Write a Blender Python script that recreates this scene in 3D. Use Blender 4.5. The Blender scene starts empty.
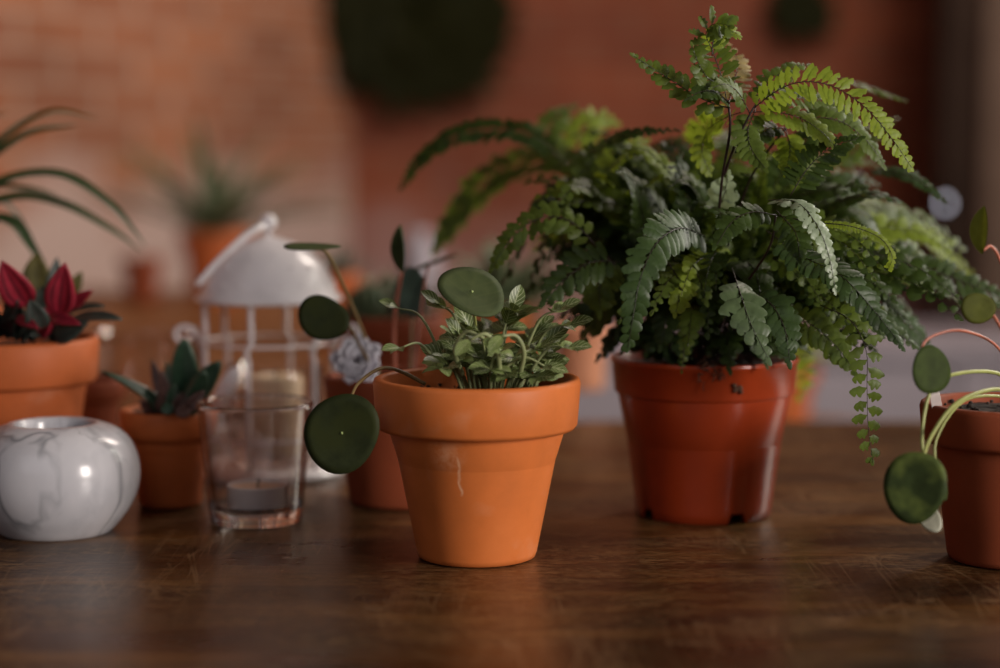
import bpy, math, random
from mathutils import Vector, Matrix
random.seed(7)
R = math.radians
PI = math.pi
col = bpy.context.scene.collection
F = 1950.0; PITCH = R(5.5); CZ = 0.99; TZ = 0.75

def P(px, py, Y):
    """world point at depth Y that the photo shows at (px,py)"""
    a = (px-500)/F; b = (334-py)/F
    d = Vector((a, math.cos(PITCH)+b*math.sin(PITCH), -math.sin(PITCH)+b*math.cos(PITCH)))
    d *= Y/d.y
    return Vector((d.x, d.y, CZ+d.z))
def PXM(Y): return Y/F          # metres per pixel at depth Y

# ------------------------------------------------------------------ materials
def newmat(name):
    m = bpy.data.materials.new(name); m.use_nodes = True
    nt = m.node_tree; b = nt.nodes['Principled BSDF']
    return m, nt, b
def node(nt, t, **kw):
    n = nt.nodes.new(t)
    for k, v in kw.items():
        if k in n.inputs.keys(): n.inputs[k].default_value = v
        else: setattr(n, k, v)
    return n
def lk(nt, a, b): nt.links.new(a, b)
def ramp(nt, stops, interp='LINEAR'):
    r = nt.nodes.new('ShaderNodeValToRGB'); r.color_ramp.interpolation = interp
    e = r.color_ramp.elements
    while len(e) < len(stops): e.new(0.5)
    for i, (p, c) in enumerate(stops):
        e[i].position = p; e[i].color = (c[0], c[1], c[2], 1)
    return r
def coords(nt, scale=(1,1,1), kind='Object', rot=(0,0,0)):
    t = nt.nodes.new('ShaderNodeTexCoord'); m = nt.nodes.new('ShaderNodeMapping')
    m.inputs['Scale'].default_value = scale; m.inputs['Rotation'].default_value = rot
    lk(nt, t.outputs[kind], m.inputs['Vector']); return m.outputs['Vector']
def noise(nt, vec, scale, detail=5, rough=0.55, dist=0.0):
    n = nt.nodes.new('ShaderNodeTexNoise')
    n.inputs['Scale'].default_value = scale; n.inputs['Detail'].default_value = detail
    n.inputs['Roughness'].default_value = rough; n.inputs['Distortion'].default_value = dist
    lk(nt, vec, n.inputs['Vector']); return n.outputs['Fac']
def math_(nt, op, a, b=None, clamp=False):
    n = nt.nodes.new('ShaderNodeMath'); n.operation = op; n.use_clamp = clamp
    for i, v in enumerate((a, b)):
        if v is None: continue
        if isinstance(v, (int, float)): n.inputs[i].default_value = v
        else: lk(nt, v, n.inputs[i])
    return n.outputs[0]
def mixc(nt, fac, a, b, mode='MIX'):
    n = nt.nodes.new('ShaderNodeMix'); n.data_type = 'RGBA'; n.blend_type = mode
    for i, v in ((0, fac), (6, a), (7, b)):
        if isinstance(v, (int, float)): n.inputs[i].default_value = v
        elif isinstance(v, tuple): n.inputs[i].default_value = (v[0], v[1], v[2], 1)
        else: lk(nt, v, n.inputs[i])
    return n.outputs[2]
def bump(nt, b, h, strength=0.3, dist=0.001):
    n = nt.nodes.new('ShaderNodeBump'); n.inputs['Strength'].default_value = strength
    n.inputs['Distance'].default_value = dist
    lk(nt, h, n.inputs['Height']); lk(nt, n.outputs[0], b.inputs['Normal'])

def plain(name, c, rough=0.5, metal=0.0, coat=0.0, var=0.12, scale=40, spec=0.5):
    m, nt, b = newmat(name)
    f = noise(nt, coords(nt), scale)
    r = ramp(nt, [(0.3, tuple(x*(1-var) for x in c)), (0.7, tuple(min(1, x*(1+var)) for x in c))])
    lk(nt, f, r.inputs[0]); lk(nt, r.outputs[0], b.inputs['Base Color'])
    b.inputs['Roughness'].default_value = rough; b.inputs['Metallic'].default_value = metal
    b.inputs['Coat Weight'].default_value = coat; b.inputs['Specular IOR Level'].default_value = spec
    return m

def terracotta(name, c, rough=0.6, stain=0.5, marks=False, seed=0.0):
    m, nt, b = newmat(name)
    v = coords(nt)
    mp = nt.nodes.new('ShaderNodeVectorMath'); mp.operation = 'ADD'; mp.inputs[1].default_value = (seed, seed*2, 0)
    lk(nt, v, mp.inputs[0]); v2 = mp.outputs[0]
    f = noise(nt, v2, 18, 6, 0.6)
    dark = tuple(x*0.80 for x in c); lite = (min(1, c[0]*1.12), min(1, c[1]*1.2), min(1, c[2]*1.35))
    r = ramp(nt, [(0.3, dark), (0.55, c), (0.78, lite)]); lk(nt, f, r.inputs[0])
    colr = r.outputs[0]
    f2 = noise(nt, v2, 45, 3, 0.5)          # pale lime bloom patches
    s = ramp(nt, [(0.62, (0,0,0)), (0.8, (1,1,1))]); lk(nt, f2, s.inputs[0])
    colr = mixc(nt, math_(nt, 'MULTIPLY', s.outputs[0], 0.22*stain), colr, (0.75, 0.52, 0.38))
    # horizontal throwing lines
    st = noise(nt, coords(nt, (2, 2, 260)), 1.0, 2, 0.5)
    if marks:
        sp = nt.nodes.new('ShaderNodeSeparateXYZ'); t = nt.nodes.new('ShaderNodeTexCoord'); lk(nt, t.outputs['Object'], sp.inputs[0])
        wob = math_(nt, 'MULTIPLY', math_(nt, 'SUBTRACT', noise(nt, coords(nt), 90, 2), 0.5), 0.006)
        xx = math_(nt, 'ADD', math_(nt, 'ADD', sp.outputs[0], wob), math_(nt, 'MULTIPLY', sp.outputs[2], 0.13))
        # run mark of dried limescale on the front, a bit left of the middle
        dx = math_(nt, 'ABSOLUTE', math_(nt, 'SUBTRACT', xx, -0.0022))
        line = math_(nt, 'SUBTRACT', 1.0, math_(nt, 'DIVIDE', dx, 0.0013), True)
        z0 = math_(nt, 'MULTIPLY', math_(nt, 'SUBTRACT', sp.outputs[2], 0.043), 500, True)
        z1 = math_(nt, 'MULTIPLY', math_(nt, 'SUBTRACT', 0.068, sp.outputs[2]), 500, True)
        yf = math_(nt, 'LESS_THAN', sp.outputs[1], 0.0)
        mk = math_(nt, 'MULTIPLY', math_(nt, 'MULTIPLY', line, z0), math_(nt, 'MULTIPLY', z1, yf))
        n3 = ramp(nt, [(0.35, (0,0,0)), (0.6, (1,1,1))]); lk(nt, noise(nt, coords(nt), 260, 3), n3.inputs[0])
        mk = math_(nt, 'MULTIPLY', mk, math_(nt, 'ADD', math_(nt, 'MULTIPLY', n3.outputs[0], 0.6), 0.4))
        # splash patch just below the rim
        vd = nt.nodes.new('ShaderNodeVectorMath'); vd.operation = 'DISTANCE'; vd.inputs[1].default_value = (-0.016, -0.045, 0.068)
        lk(nt, t.outputs['Object'], vd.inputs[0])
        pt = math_(nt, 'SUBTRACT', 1.0, math_(nt, 'DIVIDE', vd.outputs['Value'], 0.013), True)
        pt = math_(nt, 'MULTIPLY', math_(nt, 'MULTIPLY', pt, n3.outputs[0]), 0.55)
        allm = math_(nt, 'MULTIPLY', math_(nt, 'MAXIMUM', mk, pt), 0.75)
        colr = mixc(nt, allm, colr, (0.85, 0.5, 0.3))
    lk(nt, colr, b.inputs['Base Color'])
    b.inputs['Roughness'].default_value = rough; b.inputs['Specular IOR Level'].default_value = 0.3
    mix = math_(nt, 'ADD', math_(nt, 'MULTIPLY', f, 0.4), math_(nt, 'MULTIPLY', st, 0.5))
    bump(nt, b, mix, 0.22, 0.0006)
    return m

def leafmat(name, c, vein=None, vein_amt=0.0, rough=0.45, trans=0.25, nlat=7, tip=None, stripes=False, c2=None, spec=0.5):
    m, nt, b = newmat(name)
    uv = nt.nodes.new('ShaderNodeTexCoord'); sp = nt.nodes.new('ShaderNodeSeparateXYZ'); lk(nt, uv.outputs['UV'], sp.inputs[0])
    U = sp.outputs[0]; V = math_(nt, 'ABSOLUTE', math_(nt, 'SUBTRACT', sp.outputs[1], 0.5))
    f = noise(nt, coords(nt), 140, 3)
    r = ramp(nt, [(0.25, tuple(x*0.7 for x in c)), (0.75, tuple(min(1, x*1.3) for x in c))]); lk(nt, f, r.inputs[0])
    o = r.outputs[0]
    if c2:
        fb = ramp(nt, [(0.4, (0,0,0)), (0.62, (1,1,1))]); lk(nt, noise(nt, coords(nt), 60, 2), fb.inputs[0])
        o = mixc(nt, fb.outputs[0], o, c2)
    if vein:
        mid = math_(nt, 'SUBTRACT', 1.0, math_(nt, 'DIVIDE', V, 0.05), True)
        if stripes:      # lengthwise stripes
            q = math_(nt, 'ABSOLUTE', math_(nt, 'SINE', math_(nt, 'MULTIPLY', V, 2*PI*1.75)))
            lat = math_(nt, 'SUBTRACT', 1.0, math_(nt, 'MULTIPLY', q, 1.15), True)
        else:
            ph = math_(nt, 'SUBTRACT', math_(nt, 'MULTIPLY', U, nlat), math_(nt, 'MULTIPLY', V, nlat*0.75))
            q = math_(nt, 'ABSOLUTE', math_(nt, 'SUBTRACT', math_(nt, 'FRACT', ph), 0.5))
            lat = math_(nt, 'SUBTRACT', 1.0, math_(nt, 'DIVIDE', q, 0.13), True)
        vv = math_(nt, 'MULTIPLY', math_(nt, 'MAXIMUM', mid, lat), vein_amt, True)
        o = mixc(nt, vv, o, vein)
    lk(nt, o, b.inputs['Base Color'])
    b.inputs['Roughness'].default_value = rough
    b.inputs['Specular IOR Level'].default_value = spec
    if trans > 0:
        tr = nt.nodes.new('ShaderNodeBsdfTranslucent')
        tc = mixc(nt, 0.5, o, (0.55, 0.65, 0.12), 'MULTIPLY') if False else mixc(nt, 0.45, o, (min(1, c[0]*2.4), min(1, c[1]*2.2), c[2]*0.8))
        lk(nt, tc, tr.inputs[0])
        mx = nt.nodes.new('ShaderNodeMixShader'); mx.inputs[0].default_value = trans
        lk(nt, b.outputs[0], mx.inputs[1]); lk(nt, tr.outputs[0], mx.inputs[2])
        lk(nt, mx.outputs[0], nt.nodes['Material Output'].inputs[0])
    return m

def woodmat(name, dark, mid, lite, rough=0.32, worn=True, axis=0, scl=1.0):
    m, nt, b = newmat(name)
    s = [26*scl, 26*scl, 26*scl]; s[axis] = (4.5 if worn else 1.6)*scl
    v = coords(nt, tuple(s))
    f = noise(nt, v, 1.0, 8, 0.62, 0.6)
    r = ramp(nt, [(0.30, dark), (0.5, mid), (0.72, lite)]); lk(nt, f, r.inputs[0])
    o = r.outputs[0]
    s3 = [170*scl]*3; s3[axis] = (22 if worn else 6)*scl
    g = noise(nt, coords(nt, tuple(s3)), 1.0, 4, 0.6)
    gr = ramp(nt, [(0.35, (0.45,0.45,0.45)), (0.6, (1,1,1))]); lk(nt, g, gr.inputs[0])
    o = mixc(nt, 0.75, o, gr.outputs[0], 'MULTIPLY')
    if worn:
        big = noise(nt, coords(nt, (5, 9, 5)), 1.0, 6, 0.65, 0.4)
        w = ramp(nt, [(0.40, (0,0,0)), (0.56, (1,1,1))]); lk(nt, big, w.inputs[0])
        hatch = noise(nt, coords(nt, (75, 300, 60), rot=(0,0,0.12)), 1.0, 6, 0.72, 1.8)
        hr = ramp(nt, [(0.47, (0,0,0)), (0.60, (1,1,1))]); lk(nt, hatch, hr.inputs[0])
        wf = math_(nt, 'MULTIPLY', math_(nt, 'MULTIPLY', w.outputs[0], hr.outputs[0]), 0.55)
        o = mixc(nt, wf, o, (0.32, 0.18, 0.075))
        # thin scratches in several directions
        for k, (rot, sc) in enumerate(((0.5, 74), (-0.9, 57), (1.3, 91), (0.1, 60))):
            vs = coords(nt, (sc, sc*0.06, 1), rot=(0, 0, rot))
            vo = nt.nodes.new('ShaderNodeTexVoronoi'); vo.feature = 'DISTANCE_TO_EDGE'; vo.inputs['Scale'].default_value = 1.0
            lk(nt, vs, vo.inputs['Vector'])
            sc_ = math_(nt, 'SUBTRACT', 1.0, math_(nt, 'DIVIDE', vo.outputs['Distance'], 0.014), True)
            msk = ramp(nt, [(0.52, (0,0,0)), (0.6, (1,1,1))]); lk(nt, noise(nt, coords(nt, (7+k, 7, 7)), 1.3, 3), msk.inputs[0])
            o = mixc(nt, math_(nt, 'MULTIPLY', math_(nt, 'MULTIPLY', sc_, msk.outputs[0]), 0.42), o, (0.30, 0.18, 0.09))
        b.inputs['Specular IOR Level'].default_value = 0.38
        rr = math_(nt, 'ADD', math_(nt, 'MULTIPLY', big, 0.30), rough-0.16)
        lk(nt, rr, b.inputs['Roughness'])
    else:
        b.inputs['Roughness'].default_value = rough
    lk(nt, o, b.inputs['Base Color'])
    bump(nt, b, math_(nt, 'ADD', g, f), 0.25, 0.0006)
    return m

def brickmat(name, c1, c2, mortar, split=None, lower=None, rot=(0,0,0)):
    m, nt, b = newmat(name)
    t = nt.nodes.new('ShaderNodeTexCoord')
    br = nt.nodes.new('ShaderNodeTexBrick')
    lk(nt, t.outputs['UV'], br.inputs['Vector'])
    br.inputs['Scale'].default_value = 1.0
    br.inputs['Brick Width'].default_value = 0.25; br.inputs['Row Height'].default_value = 0.075
    br.inputs['Mortar Size'].default_value = 0.009; br.inputs['Mortar Smooth'].default_value = 0.3
    br.inputs['Color1'].default_value = (*c1, 1); br.inputs['Color2'].default_value = (*c2, 1); br.inputs['Mortar'].default_value = (*mortar, 1)
    o = br.outputs['Color']
    n = noise(nt, coords(nt), 2.0, 5, 0.6)
    r = ramp(nt, [(0.3, (0.6,0.6,0.6)), (0.7, (1.25,1.25,1.25))]); lk(nt, n, r.inputs[0])
    o = mixc(nt, 0.8, o, r.outputs[0], 'MULTIPLY')
    if lower:
        sp = nt.nodes.new('ShaderNodeSeparateXYZ'); lk(nt, t.outputs['Object'], sp.inputs[0])
        wz = math_(nt, 'ADD', sp.outputs[2], math_(nt, 'MULTIPLY', math_(nt, 'SUBTRACT', noise(nt, coords(nt), 3.0, 5), 0.5), 0.5))
        fac = math_(nt, 'DIVIDE', math_(nt, 'SUBTRACT', split, wz), 0.16, True)
        o = mixc(nt, math_(nt, 'MULTIPLY', fac, 0.9), o, lower)     # old whitewash left on the lower courses
    lk(nt, o, b.inputs['Base Color']); b.inputs['Roughness'].default_value = 0.85
    bump(nt, b, br.outputs['Fac'], -0.5, 0.006)
    return m

M = {}
M['terra_front'] = terracotta('terracotta_orange', (0.66, 0.175, 0.040), 0.5, 0.6, True)
M['terra'] = terracotta('terracotta_warm', (0.52, 0.125, 0.034), 0.55, 0.6, False, 3.1)
M['terra_small'] = terracotta('terracotta_small', (0.60, 0.145, 0.036), 0.55, 0.3, False, 5.3)
M['terra_dark'] = terracotta('terracotta_brown', (0.25, 0.052, 0.017), 0.68, 0.1, False, 8.0)
M['terra_far'] = terracotta('terracotta_far', (0.50, 0.120, 0.032), 0.6, 0.2, False, 11.0)
M['terra_pale'] = terracotta('terracotta_pale', (0.56, 0.24, 0.13), 0.6, 0.4, False, 14.0)
M['plastic'] = plain('plastic_redbrown', (0.37, 0.046, 0.011), 0.28, 0, 0.15, 0.10, 30)
M['soil'] = plain('soil', (0.035, 0.022, 0.016), 0.95, 0, 0, 0.7, 260)
M['dirt'] = plain('root_bits', (0.10, 0.045, 0.025), 0.9, 0, 0, 0.5, 300)
M['white_metal'] = plain('white_painted_metal', (0.90, 0.85, 0.87), 0.3, 0, 0.3, 0.05, 20)
M['wax'] = plain('cream_wax', (0.95, 0.76, 0.52), 0.5, 0, 0, 0.05, 20)
M['tin'] = plain('aluminium_cup', (0.92, 0.87, 0.88), 0.32, 0.2, 0, 0.05, 20)
M['waxwhite'] = plain('tealight_wax', (0.90, 0.62, 0.42), 0.45, 0, 0, 0.05, 20)
M['wick'] = plain('wick', (0.10, 0.07, 0.05), 0.9)
M['tag'] = plain('white_tag', (0.75, 0.66, 0.62), 0.6, 0, 0, 0.1, 80)
M['tablewood'] = woodmat('table_walnut', (0.010, 0.004, 0.0015), (0.052, 0.020, 0.0055), (0.190, 0.084, 0.021), 0.32)
M['benchwood'] = woodmat('bench_wood', (0.09, 0.034, 0.010), (0.19, 0.070, 0.019), (0.28, 0.115, 0.034), 0.4, False, 0)
M['legwood'] = woodmat('leg_wood', (0.03, 0.014, 0.007), (0.06, 0.028, 0.012), (0.11, 0.05, 0.02), 0.45, False, 2)
M['white_paint'] = plain('white_paint', (0.27, 0.24, 0.27), 0.55, 0, 0, 0.06, 8)
M['pillar'] = plain('plaster_pillar', (0.14, 0.094, 0.070), 0.9, 0, 0, 0.18, 5, 0.1)
M['dark_wood'] = plain('dark_post', (0.030, 0.018, 0.013), 0.9, 0, 0, 0.2, 12, 0.08)
M['floor'] = plain('floor_concrete', (0.22, 0.18, 0.17), 0.7, 0, 0, 0.15, 3)
M['wall_left'] = brickmat('brick_left', (0.44, 0.15, 0.060), (0.28, 0.09, 0.04), (0.50, 0.33, 0.24), 0.98, (0.56, 0.42, 0.37))
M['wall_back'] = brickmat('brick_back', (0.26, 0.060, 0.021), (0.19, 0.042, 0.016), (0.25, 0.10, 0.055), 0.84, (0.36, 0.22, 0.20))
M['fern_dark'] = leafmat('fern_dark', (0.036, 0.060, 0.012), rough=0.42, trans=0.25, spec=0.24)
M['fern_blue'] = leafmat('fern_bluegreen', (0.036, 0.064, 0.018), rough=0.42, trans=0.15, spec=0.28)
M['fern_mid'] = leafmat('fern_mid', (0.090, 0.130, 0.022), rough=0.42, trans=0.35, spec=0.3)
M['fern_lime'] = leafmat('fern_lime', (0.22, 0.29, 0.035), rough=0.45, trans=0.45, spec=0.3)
M['fern_pale'] = leafmat('fern_pale', (0.24, 0.30, 0.19), rough=0.4, trans=0.2)
M['fern_grey'] = leafmat('fern_greygreen', (0.085, 0.125, 0.055), rough=0.4, trans=0.2, spec=0.4)
M['fern_straw'] = leafmat('fern_straw', (0.45, 0.36, 0.16), rough=0.5, trans=0.4)
M['fern_stem'] = plain('fern_stem', (0.022, 0.010, 0.010), 0.35, 0, 0, 0.2, 100)
M['fitt'] = leafmat('fittonia', (0.10, 0.14, 0.035), (0.60, 0.65, 0.38), 0.85, 0.4, 0.15, 5)
M['fitt2'] = leafmat('fittonia_light', (0.19, 0.25, 0.075), (0.55, 0.60, 0.34), 0.5, 0.42, 0.2, 5)
M['fitt_stem'] = plain('fittonia_stem', (0.26, 0.29, 0.13), 0.5, 0, 0, 0.2, 80)
M['pilea'] = leafmat('pilea_leaf', (0.024, 0.030, 0.011), (0.035, 0.045, 0.016), 0.15, 0.55, 0.06, 4, c2=(0.030, 0.036, 0.010), spec=0.12)
M['pilea_light'] = leafmat('pilea_leaf_light', (0.050, 0.068, 0.025), (0.09, 0.11, 0.04), 0.3, 0.6, 0.12, 4, c2=(0.075, 0.095, 0.035), spec=0.15)
M['pilea_blue'] = leafmat('pilea_leaf_blue', (0.05, 0.085, 0.06), None, 0, 0.4, 0.1)
M['pilea_olive'] = leafmat('pilea_olive', (0.080, 0.088, 0.014), (0.10, 0.11, 0.02), 0.2, 0.6, 0.2, 4, spec=0.12)
M['pilea_two'] = leafmat('pilea_two_tone', (0.034, 0.050, 0.015), None, 0, 0.55, 0.12, c2=(0.115, 0.150, 0.035), spec=0.15)
M['pilea_green'] = leafmat('pilea_green', (0.040, 0.058, 0.014), None, 0, 0.6, 0.12, spec=0.1)
M['pale_under'] = leafmat('pale_underside', (0.48, 0.48, 0.38), None, 0, 0.5, 0.2)
M['petiole'] = plain('petiole_green', (0.30, 0.32, 0.10), 0.4, 0, 0, 0.15, 60)
M['petiole_red'] = plain('petiole_red', (0.42, 0.13, 0.08), 0.35, 0, 0, 0.2, 60)
M['petiole_brown'] = plain('petiole_brown', (0.20, 0.13, 0.05), 0.45, 0, 0, 0.2, 60)
M['vein_dot'] = plain('petiole_dot', (0.32, 0.40, 0.14), 0.5)
M['crimson'] = leafmat('peperomia_crimson', (0.36, 0.022, 0.045), (0.045, 0.004, 0.010), 0.95, 0.45, 0.25, 4, stripes=True)
M['pep_dark'] = leafmat('peperomia_dark', (0.030, 0.045, 0.036), (0.10, 0.03, 0.04), 0.3, 0.35, 0.05, 4, stripes=True)
M['pep_olive'] = leafmat('peperomia_olive', (0.15, 0.13, 0.035), (0.06, 0.05, 0.02), 0.5, 0.45, 0.3, 4, stripes=True)
M['succ_dark'] = leafmat('succulent_dark', (0.035, 0.075, 0.042), None, 0, 0.3, 0.05)
M['succ_brown'] = leafmat('succulent_brown', (0.12, 0.06, 0.05), None, 0, 0.4, 0.05)
M['eche'] = leafmat('echeveria_white', (0.62, 0.60, 0.66), None, 0, 0.6, 0.05)
M['cactus'] = plain('cactus_green', (0.05, 0.085, 0.035), 0.7, 0, 0, 0.3, 60)
M['spine'] = plain('cactus_spine', (0.40, 0.33, 0.22), 0.6)
M['spider'] = leafmat('spider_leaf', (0.030, 0.055, 0.018), (0.16, 0.22, 0.10), 0.25, 0.4, 0.2, 4, stripes=True)
M['aloe'] = leafmat('aloe_leaf', (0.10, 0.13, 0.065), None, 0, 0.5, 0.1)
M['lime_leaf'] = leafmat('lime_leaf', (0.30, 0.36, 0.12), None, 0, 0.5, 0.3)
M['wreath'] = leafmat('wreath_leaf', (0.013, 0.014, 0.003), None, 0, 0.7, 0.0, spec=0.1)
M['twig'] = plain('twig', (0.05, 0.03, 0.02), 0.8)

def glassmat():
    m, nt, b = newmat('clear_glass')
    b.inputs['Base Color'].default_value = (1, 0.985, 0.975, 1)
    b.inputs['Transmission Weight'].default_value = 1.0
    b.inputs['IOR'].default_value = 1.47
    f = noise(nt, coords(nt), 60, 2)
    lk(nt, math_(nt, 'MULTIPLY', f, 0.03), b.inputs['Roughness'])
    return m
M['glass'] = glassmat()
def thinglass():
    m, nt, b = newmat('thin_glass'); nt.nodes.remove(b)
    tr = nt.nodes.new('ShaderNodeBsdfTransparent'); tr.inputs[0].default_value = (0.97, 0.95, 0.94, 1)
    gl = nt.nodes.new('ShaderNodeBsdfGlossy'); gl.inputs['Roughness'].default_value = 0.015; gl.inputs[0].default_value = (1, 0.97, 0.95, 1)
    fr_ = nt.nodes.new('ShaderNodeLayerWeight'); fr_.inputs[0].default_value = 0.5
    tc_ = mixc(nt, math_(nt, 'POWER', fr_.outputs['Facing'], 3.0), (0.97, 0.95, 0.94), (0.42, 0.34, 0.31)); lk(nt, tc_, tr.inputs[0])
    mx = nt.nodes.new('ShaderNodeMixShader'); lk(nt, math_(nt, 'ADD', math_(nt, 'MULTIPLY', math_(nt, 'POWER', fr_.outputs['Facing'], 3.0), 0.7), 0.05, True), mx.inputs[0]); lk(nt, tr.outputs[0], mx.inputs[1]); lk(nt, gl.outputs[0], mx.inputs[2])
    lk(nt, mx.outputs[0], nt.nodes['Material Output'].inputs[0]); return m
M['thin_glass'] = thinglass()
def marblemat():
    m, nt, b = newmat('white_marble')
    v = coords(nt, (1, 1, 0.55), rot=(0.2, 0.45, 0.3))
    o = (0.62, 0.605, 0.63)
    cloud = ramp(nt, [(0.34, (0.38, 0.38, 0.41)), (0.50, (0.54, 0.53, 0.56)), (0.7, (0.61, 0.595, 0.62))]); lk(nt, noise(nt, v, 17, 5, 0.6), cloud.inputs[0]); o = cloud.outputs[0]
    for sc_, wd, off, am in ((9, 0.022, 0.50, 0.8), (13, 0.012, 0.45, 0.30), (12, 0.05, 0.58, 0.4)):
        v3 = coords(nt, (1.3, 1.3, 0.42), rot=(0.1, 0.5, 0.2+sc_))
        nn = noise(nt, v3, sc_, 4, 0.5, 0.3)
        ln = math_(nt, 'SUBTRACT', 1.0, math_(nt, 'DIVIDE', math_(nt, 'ABSOLUTE', math_(nt, 'SUBTRACT', nn, off)), wd), True)
        fd = ramp(nt, [(0.40, (0,0,0)), (0.62, (1,1,1))]); lk(nt, noise(nt, v3, sc_*1.7, 2), fd.inputs[0])
        o = mixc(nt, math_(nt, 'MULTIPLY', math_(nt, 'MULTIPLY', ln, fd.outputs[0]), am), o, (0.17, 0.175, 0.19))
    lk(nt, o, b.inputs['Base Color']); b.inputs['Roughness'].default_value = 0.2
    return m
M['marble'] = marblemat()
def glowmat():
    m, nt, b = newmat('highlight_glow')
    b.inputs['Emission Color'].default_value = (0.8, 0.82, 1.0, 1); b.inputs['Emission Strength'].default_value = 2.2  # glow stands in for a small specular highlight
    return m
M['glow_bead'] = glowmat()

# ------------------------------------------------------------------ mesh helpers
class MB:
    def __init__(s): s.v = []; s.f = []; s.uv = []; s.mi = []; s.cur = 0
    def add(s, verts, faces, uvs=None):
        o = len(s.v); s.v += [tuple(p) for p in verts]
        s.uv += (uvs if uvs else [(0.5, 0.25)]*len(verts))
        for f in faces: s.f.append(tuple(i+o for i in f)); s.mi.append(s.cur)
    def box(s, c, d, rot=None):
        cx, cy, cz = c; hx, hy, hz = d[0]/2, d[1]/2, d[2]/2
        vs = [Vector((sx*hx, sy*hy, sz*hz)) for sx in (-1,1) for sy in (-1,1) for sz in (-1,1)]
        if rot is not None: vs = [rot @ v for v in vs]
        vs = [v+Vector(c) for v in vs]
        s.add(vs, [(0,1,3,2),(4,6,7,5),(0,4,5,1),(2,3,7,6),(0,2,6,4),(1,5,7,3)])
    def tube(s, pts, r, n=6, cap=True):
        pts = [Vector(p) for p in pts]; N = len(pts)
        rs = r if isinstance(r, (list, tuple)) else [r]*N
        up = Vector((0,0,1)); prev = None
        rings = []
        for i, p in enumerate(pts):
            t = (pts[min(i+1, N-1)]-pts[max(i-1, 0)]).normalized()
            if prev is None:
                a = t.cross(up)
                if a.length < 1e-3: a = t.cross(Vector((1,0,0)))
                a.normalize()
            else:
                a = prev - t*prev.dot(t)
                if a.length < 1e-6: a = t.cross(Vector((1,0,0)))
                a.normalize()
            prev = a; b = t.cross(a)
            rings.append([p + (a*math.cos(2*PI*k/n)+b*math.sin(2*PI*k/n))*rs[i] for k in range(n)])
        vs = [v for rg in rings for v in rg]; fs = []
        for i in range(N-1):
            for k in range(n):
                k2 = (k+1) % n; fs.append((i*n+k, i*n+k2, (i+1)*n+k2, (i+1)*n+k))
        if cap: fs.append(tuple(range(n-1, -1, -1))); fs.append(tuple((N-1)*n+k for k in range(n)))
        s.add(vs, fs, [(i/(N-1), 0.5) for i in range(N) for k in range(n)])
    def lathe(s, prof, n=72, zfun=None):
        """prof: list of (r,z); closes on the axis where r==0"""
        vs = []; idx = []
        for j, (r, z) in enumerate(prof):
            if r < 1e-7: idx.append([len(vs)]*n); vs.append(Vector((0,0,z)))
            else:
                row = []
                for k in range(n):
                    a = 2*PI*k/n; zz = z if zfun is None else zfun(j, a, z)
                    row.append(len(vs)); vs.append(Vector((r*math.cos(a), r*math.sin(a), zz)))
                idx.append(row)
        fs = []
        for j in range(len(prof)-1):
            for k in range(n):
                k2 = (k+1) % n; q = [idx[j][k], idx[j][k2], idx[j+1][k2], idx[j+1][k]]
                u = []
                for x in q:
                    if x not in u: u.append(x)
                if len(u) > 2: fs.append(tuple(u))
        s.add(vs, fs)
    def leaf(s, base, d, nrm, L, W, shape='ellip', bend=0.4, fold=0.15, n=8, m=2, wave=0.0):
        d = Vector(d).normalized(); nrm = Vector(nrm); nrm = (nrm-d*nrm.dot(d))
        if nrm.length < 1e-4: nrm = d.orthogonal()
        nrm.normalize(); side = d.cross(nrm)
        p = Vector(base); vs = []; uv = []
        for i in range(n+1):
            u = i/n
            if shape == 'ellip': w = math.sin(PI*min(1, u*0.985+0.008))**0.75
            elif shape == 'obl': w = math.sin(PI*min(1, 0.06+u*0.935))**0.55 if u < 1 else 0.15
            elif shape == 'ovate': w = math.sin(PI*(u**0.75))**0.85 if 0 < u < 1 else 0.02
            elif shape == 'blade': w = (1-u**2.2)*min(1, 0.35+u*3)
            elif shape == 'spoon': w = (0.25+0.75*math.sin(PI*min(1, u*0.9)**1.6)) if u < 1 else 0.05
            else: w = math.sin(PI*u)
            w = max(w, 0.02)*W/2
            a = bend*u
            dd = d*math.cos(a)-nrm*math.sin(a); nn = nrm*math.cos(a)+d*math.sin(a)
            if i: p = p + dd*(L/n)
            for j in range(-m, m+1):
                q = j/m
                vs.append(p + side*(w*q) + nn*(fold*abs(q)*w + wave*W*math.sin(u*13+q*2)*abs(q)))
                uv.append((u, 0.5+0.5*q))
        k = 2*m+1
        s.add(vs, [(i*k+j, i*k+j+1, (i+1)*k+j+1, (i+1)*k+j) for i in range(n) for j in range(2*m)], uv)
        return p
    def disc(s, c, nrm, up, r, ry=None, cup=0.08, n=36, rings=5, wob=0.055, seed=0, thick=0.0009):
        """rounded leaf blade with real thickness"""
        ry = ry or r; nrm = Vector(nrm).normalized(); up = Vector(up); up = (up-nrm*up.dot(nrm)).normalized(); side = up.cross(nrm)
        rnd = random.Random(seed); ph = [rnd.uniform(0, 6.28) for _ in range(3)]
        tops = [Vector(c)]; uv = [(0.5, 0.5)]
        for i in range(1, rings+1):
            q = i/rings
            for k in range(n):
                a = 2*PI*k/n
                rr = 1+wob*(math.sin(a*2+ph[0])+0.6*math.sin(a*3+ph[1]))
                x = math.cos(a)*r*q*rr; y = math.sin(a)*ry*q*rr
                h = cup*r*q*q + 0.03*r*q*math.sin(a*2+ph[2])
                tops.append(Vector(c)+side*x+up*y+nrm*h); uv.append((0.5+0.5*q*math.sin(a), 0.5+0.5*q*math.cos(a)))
        N = len(tops); bots = [p-nrm*thick for p in tops]
        fs = [(0, 1+k, 1+(k+1) % n) for k in range(n)]
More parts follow.
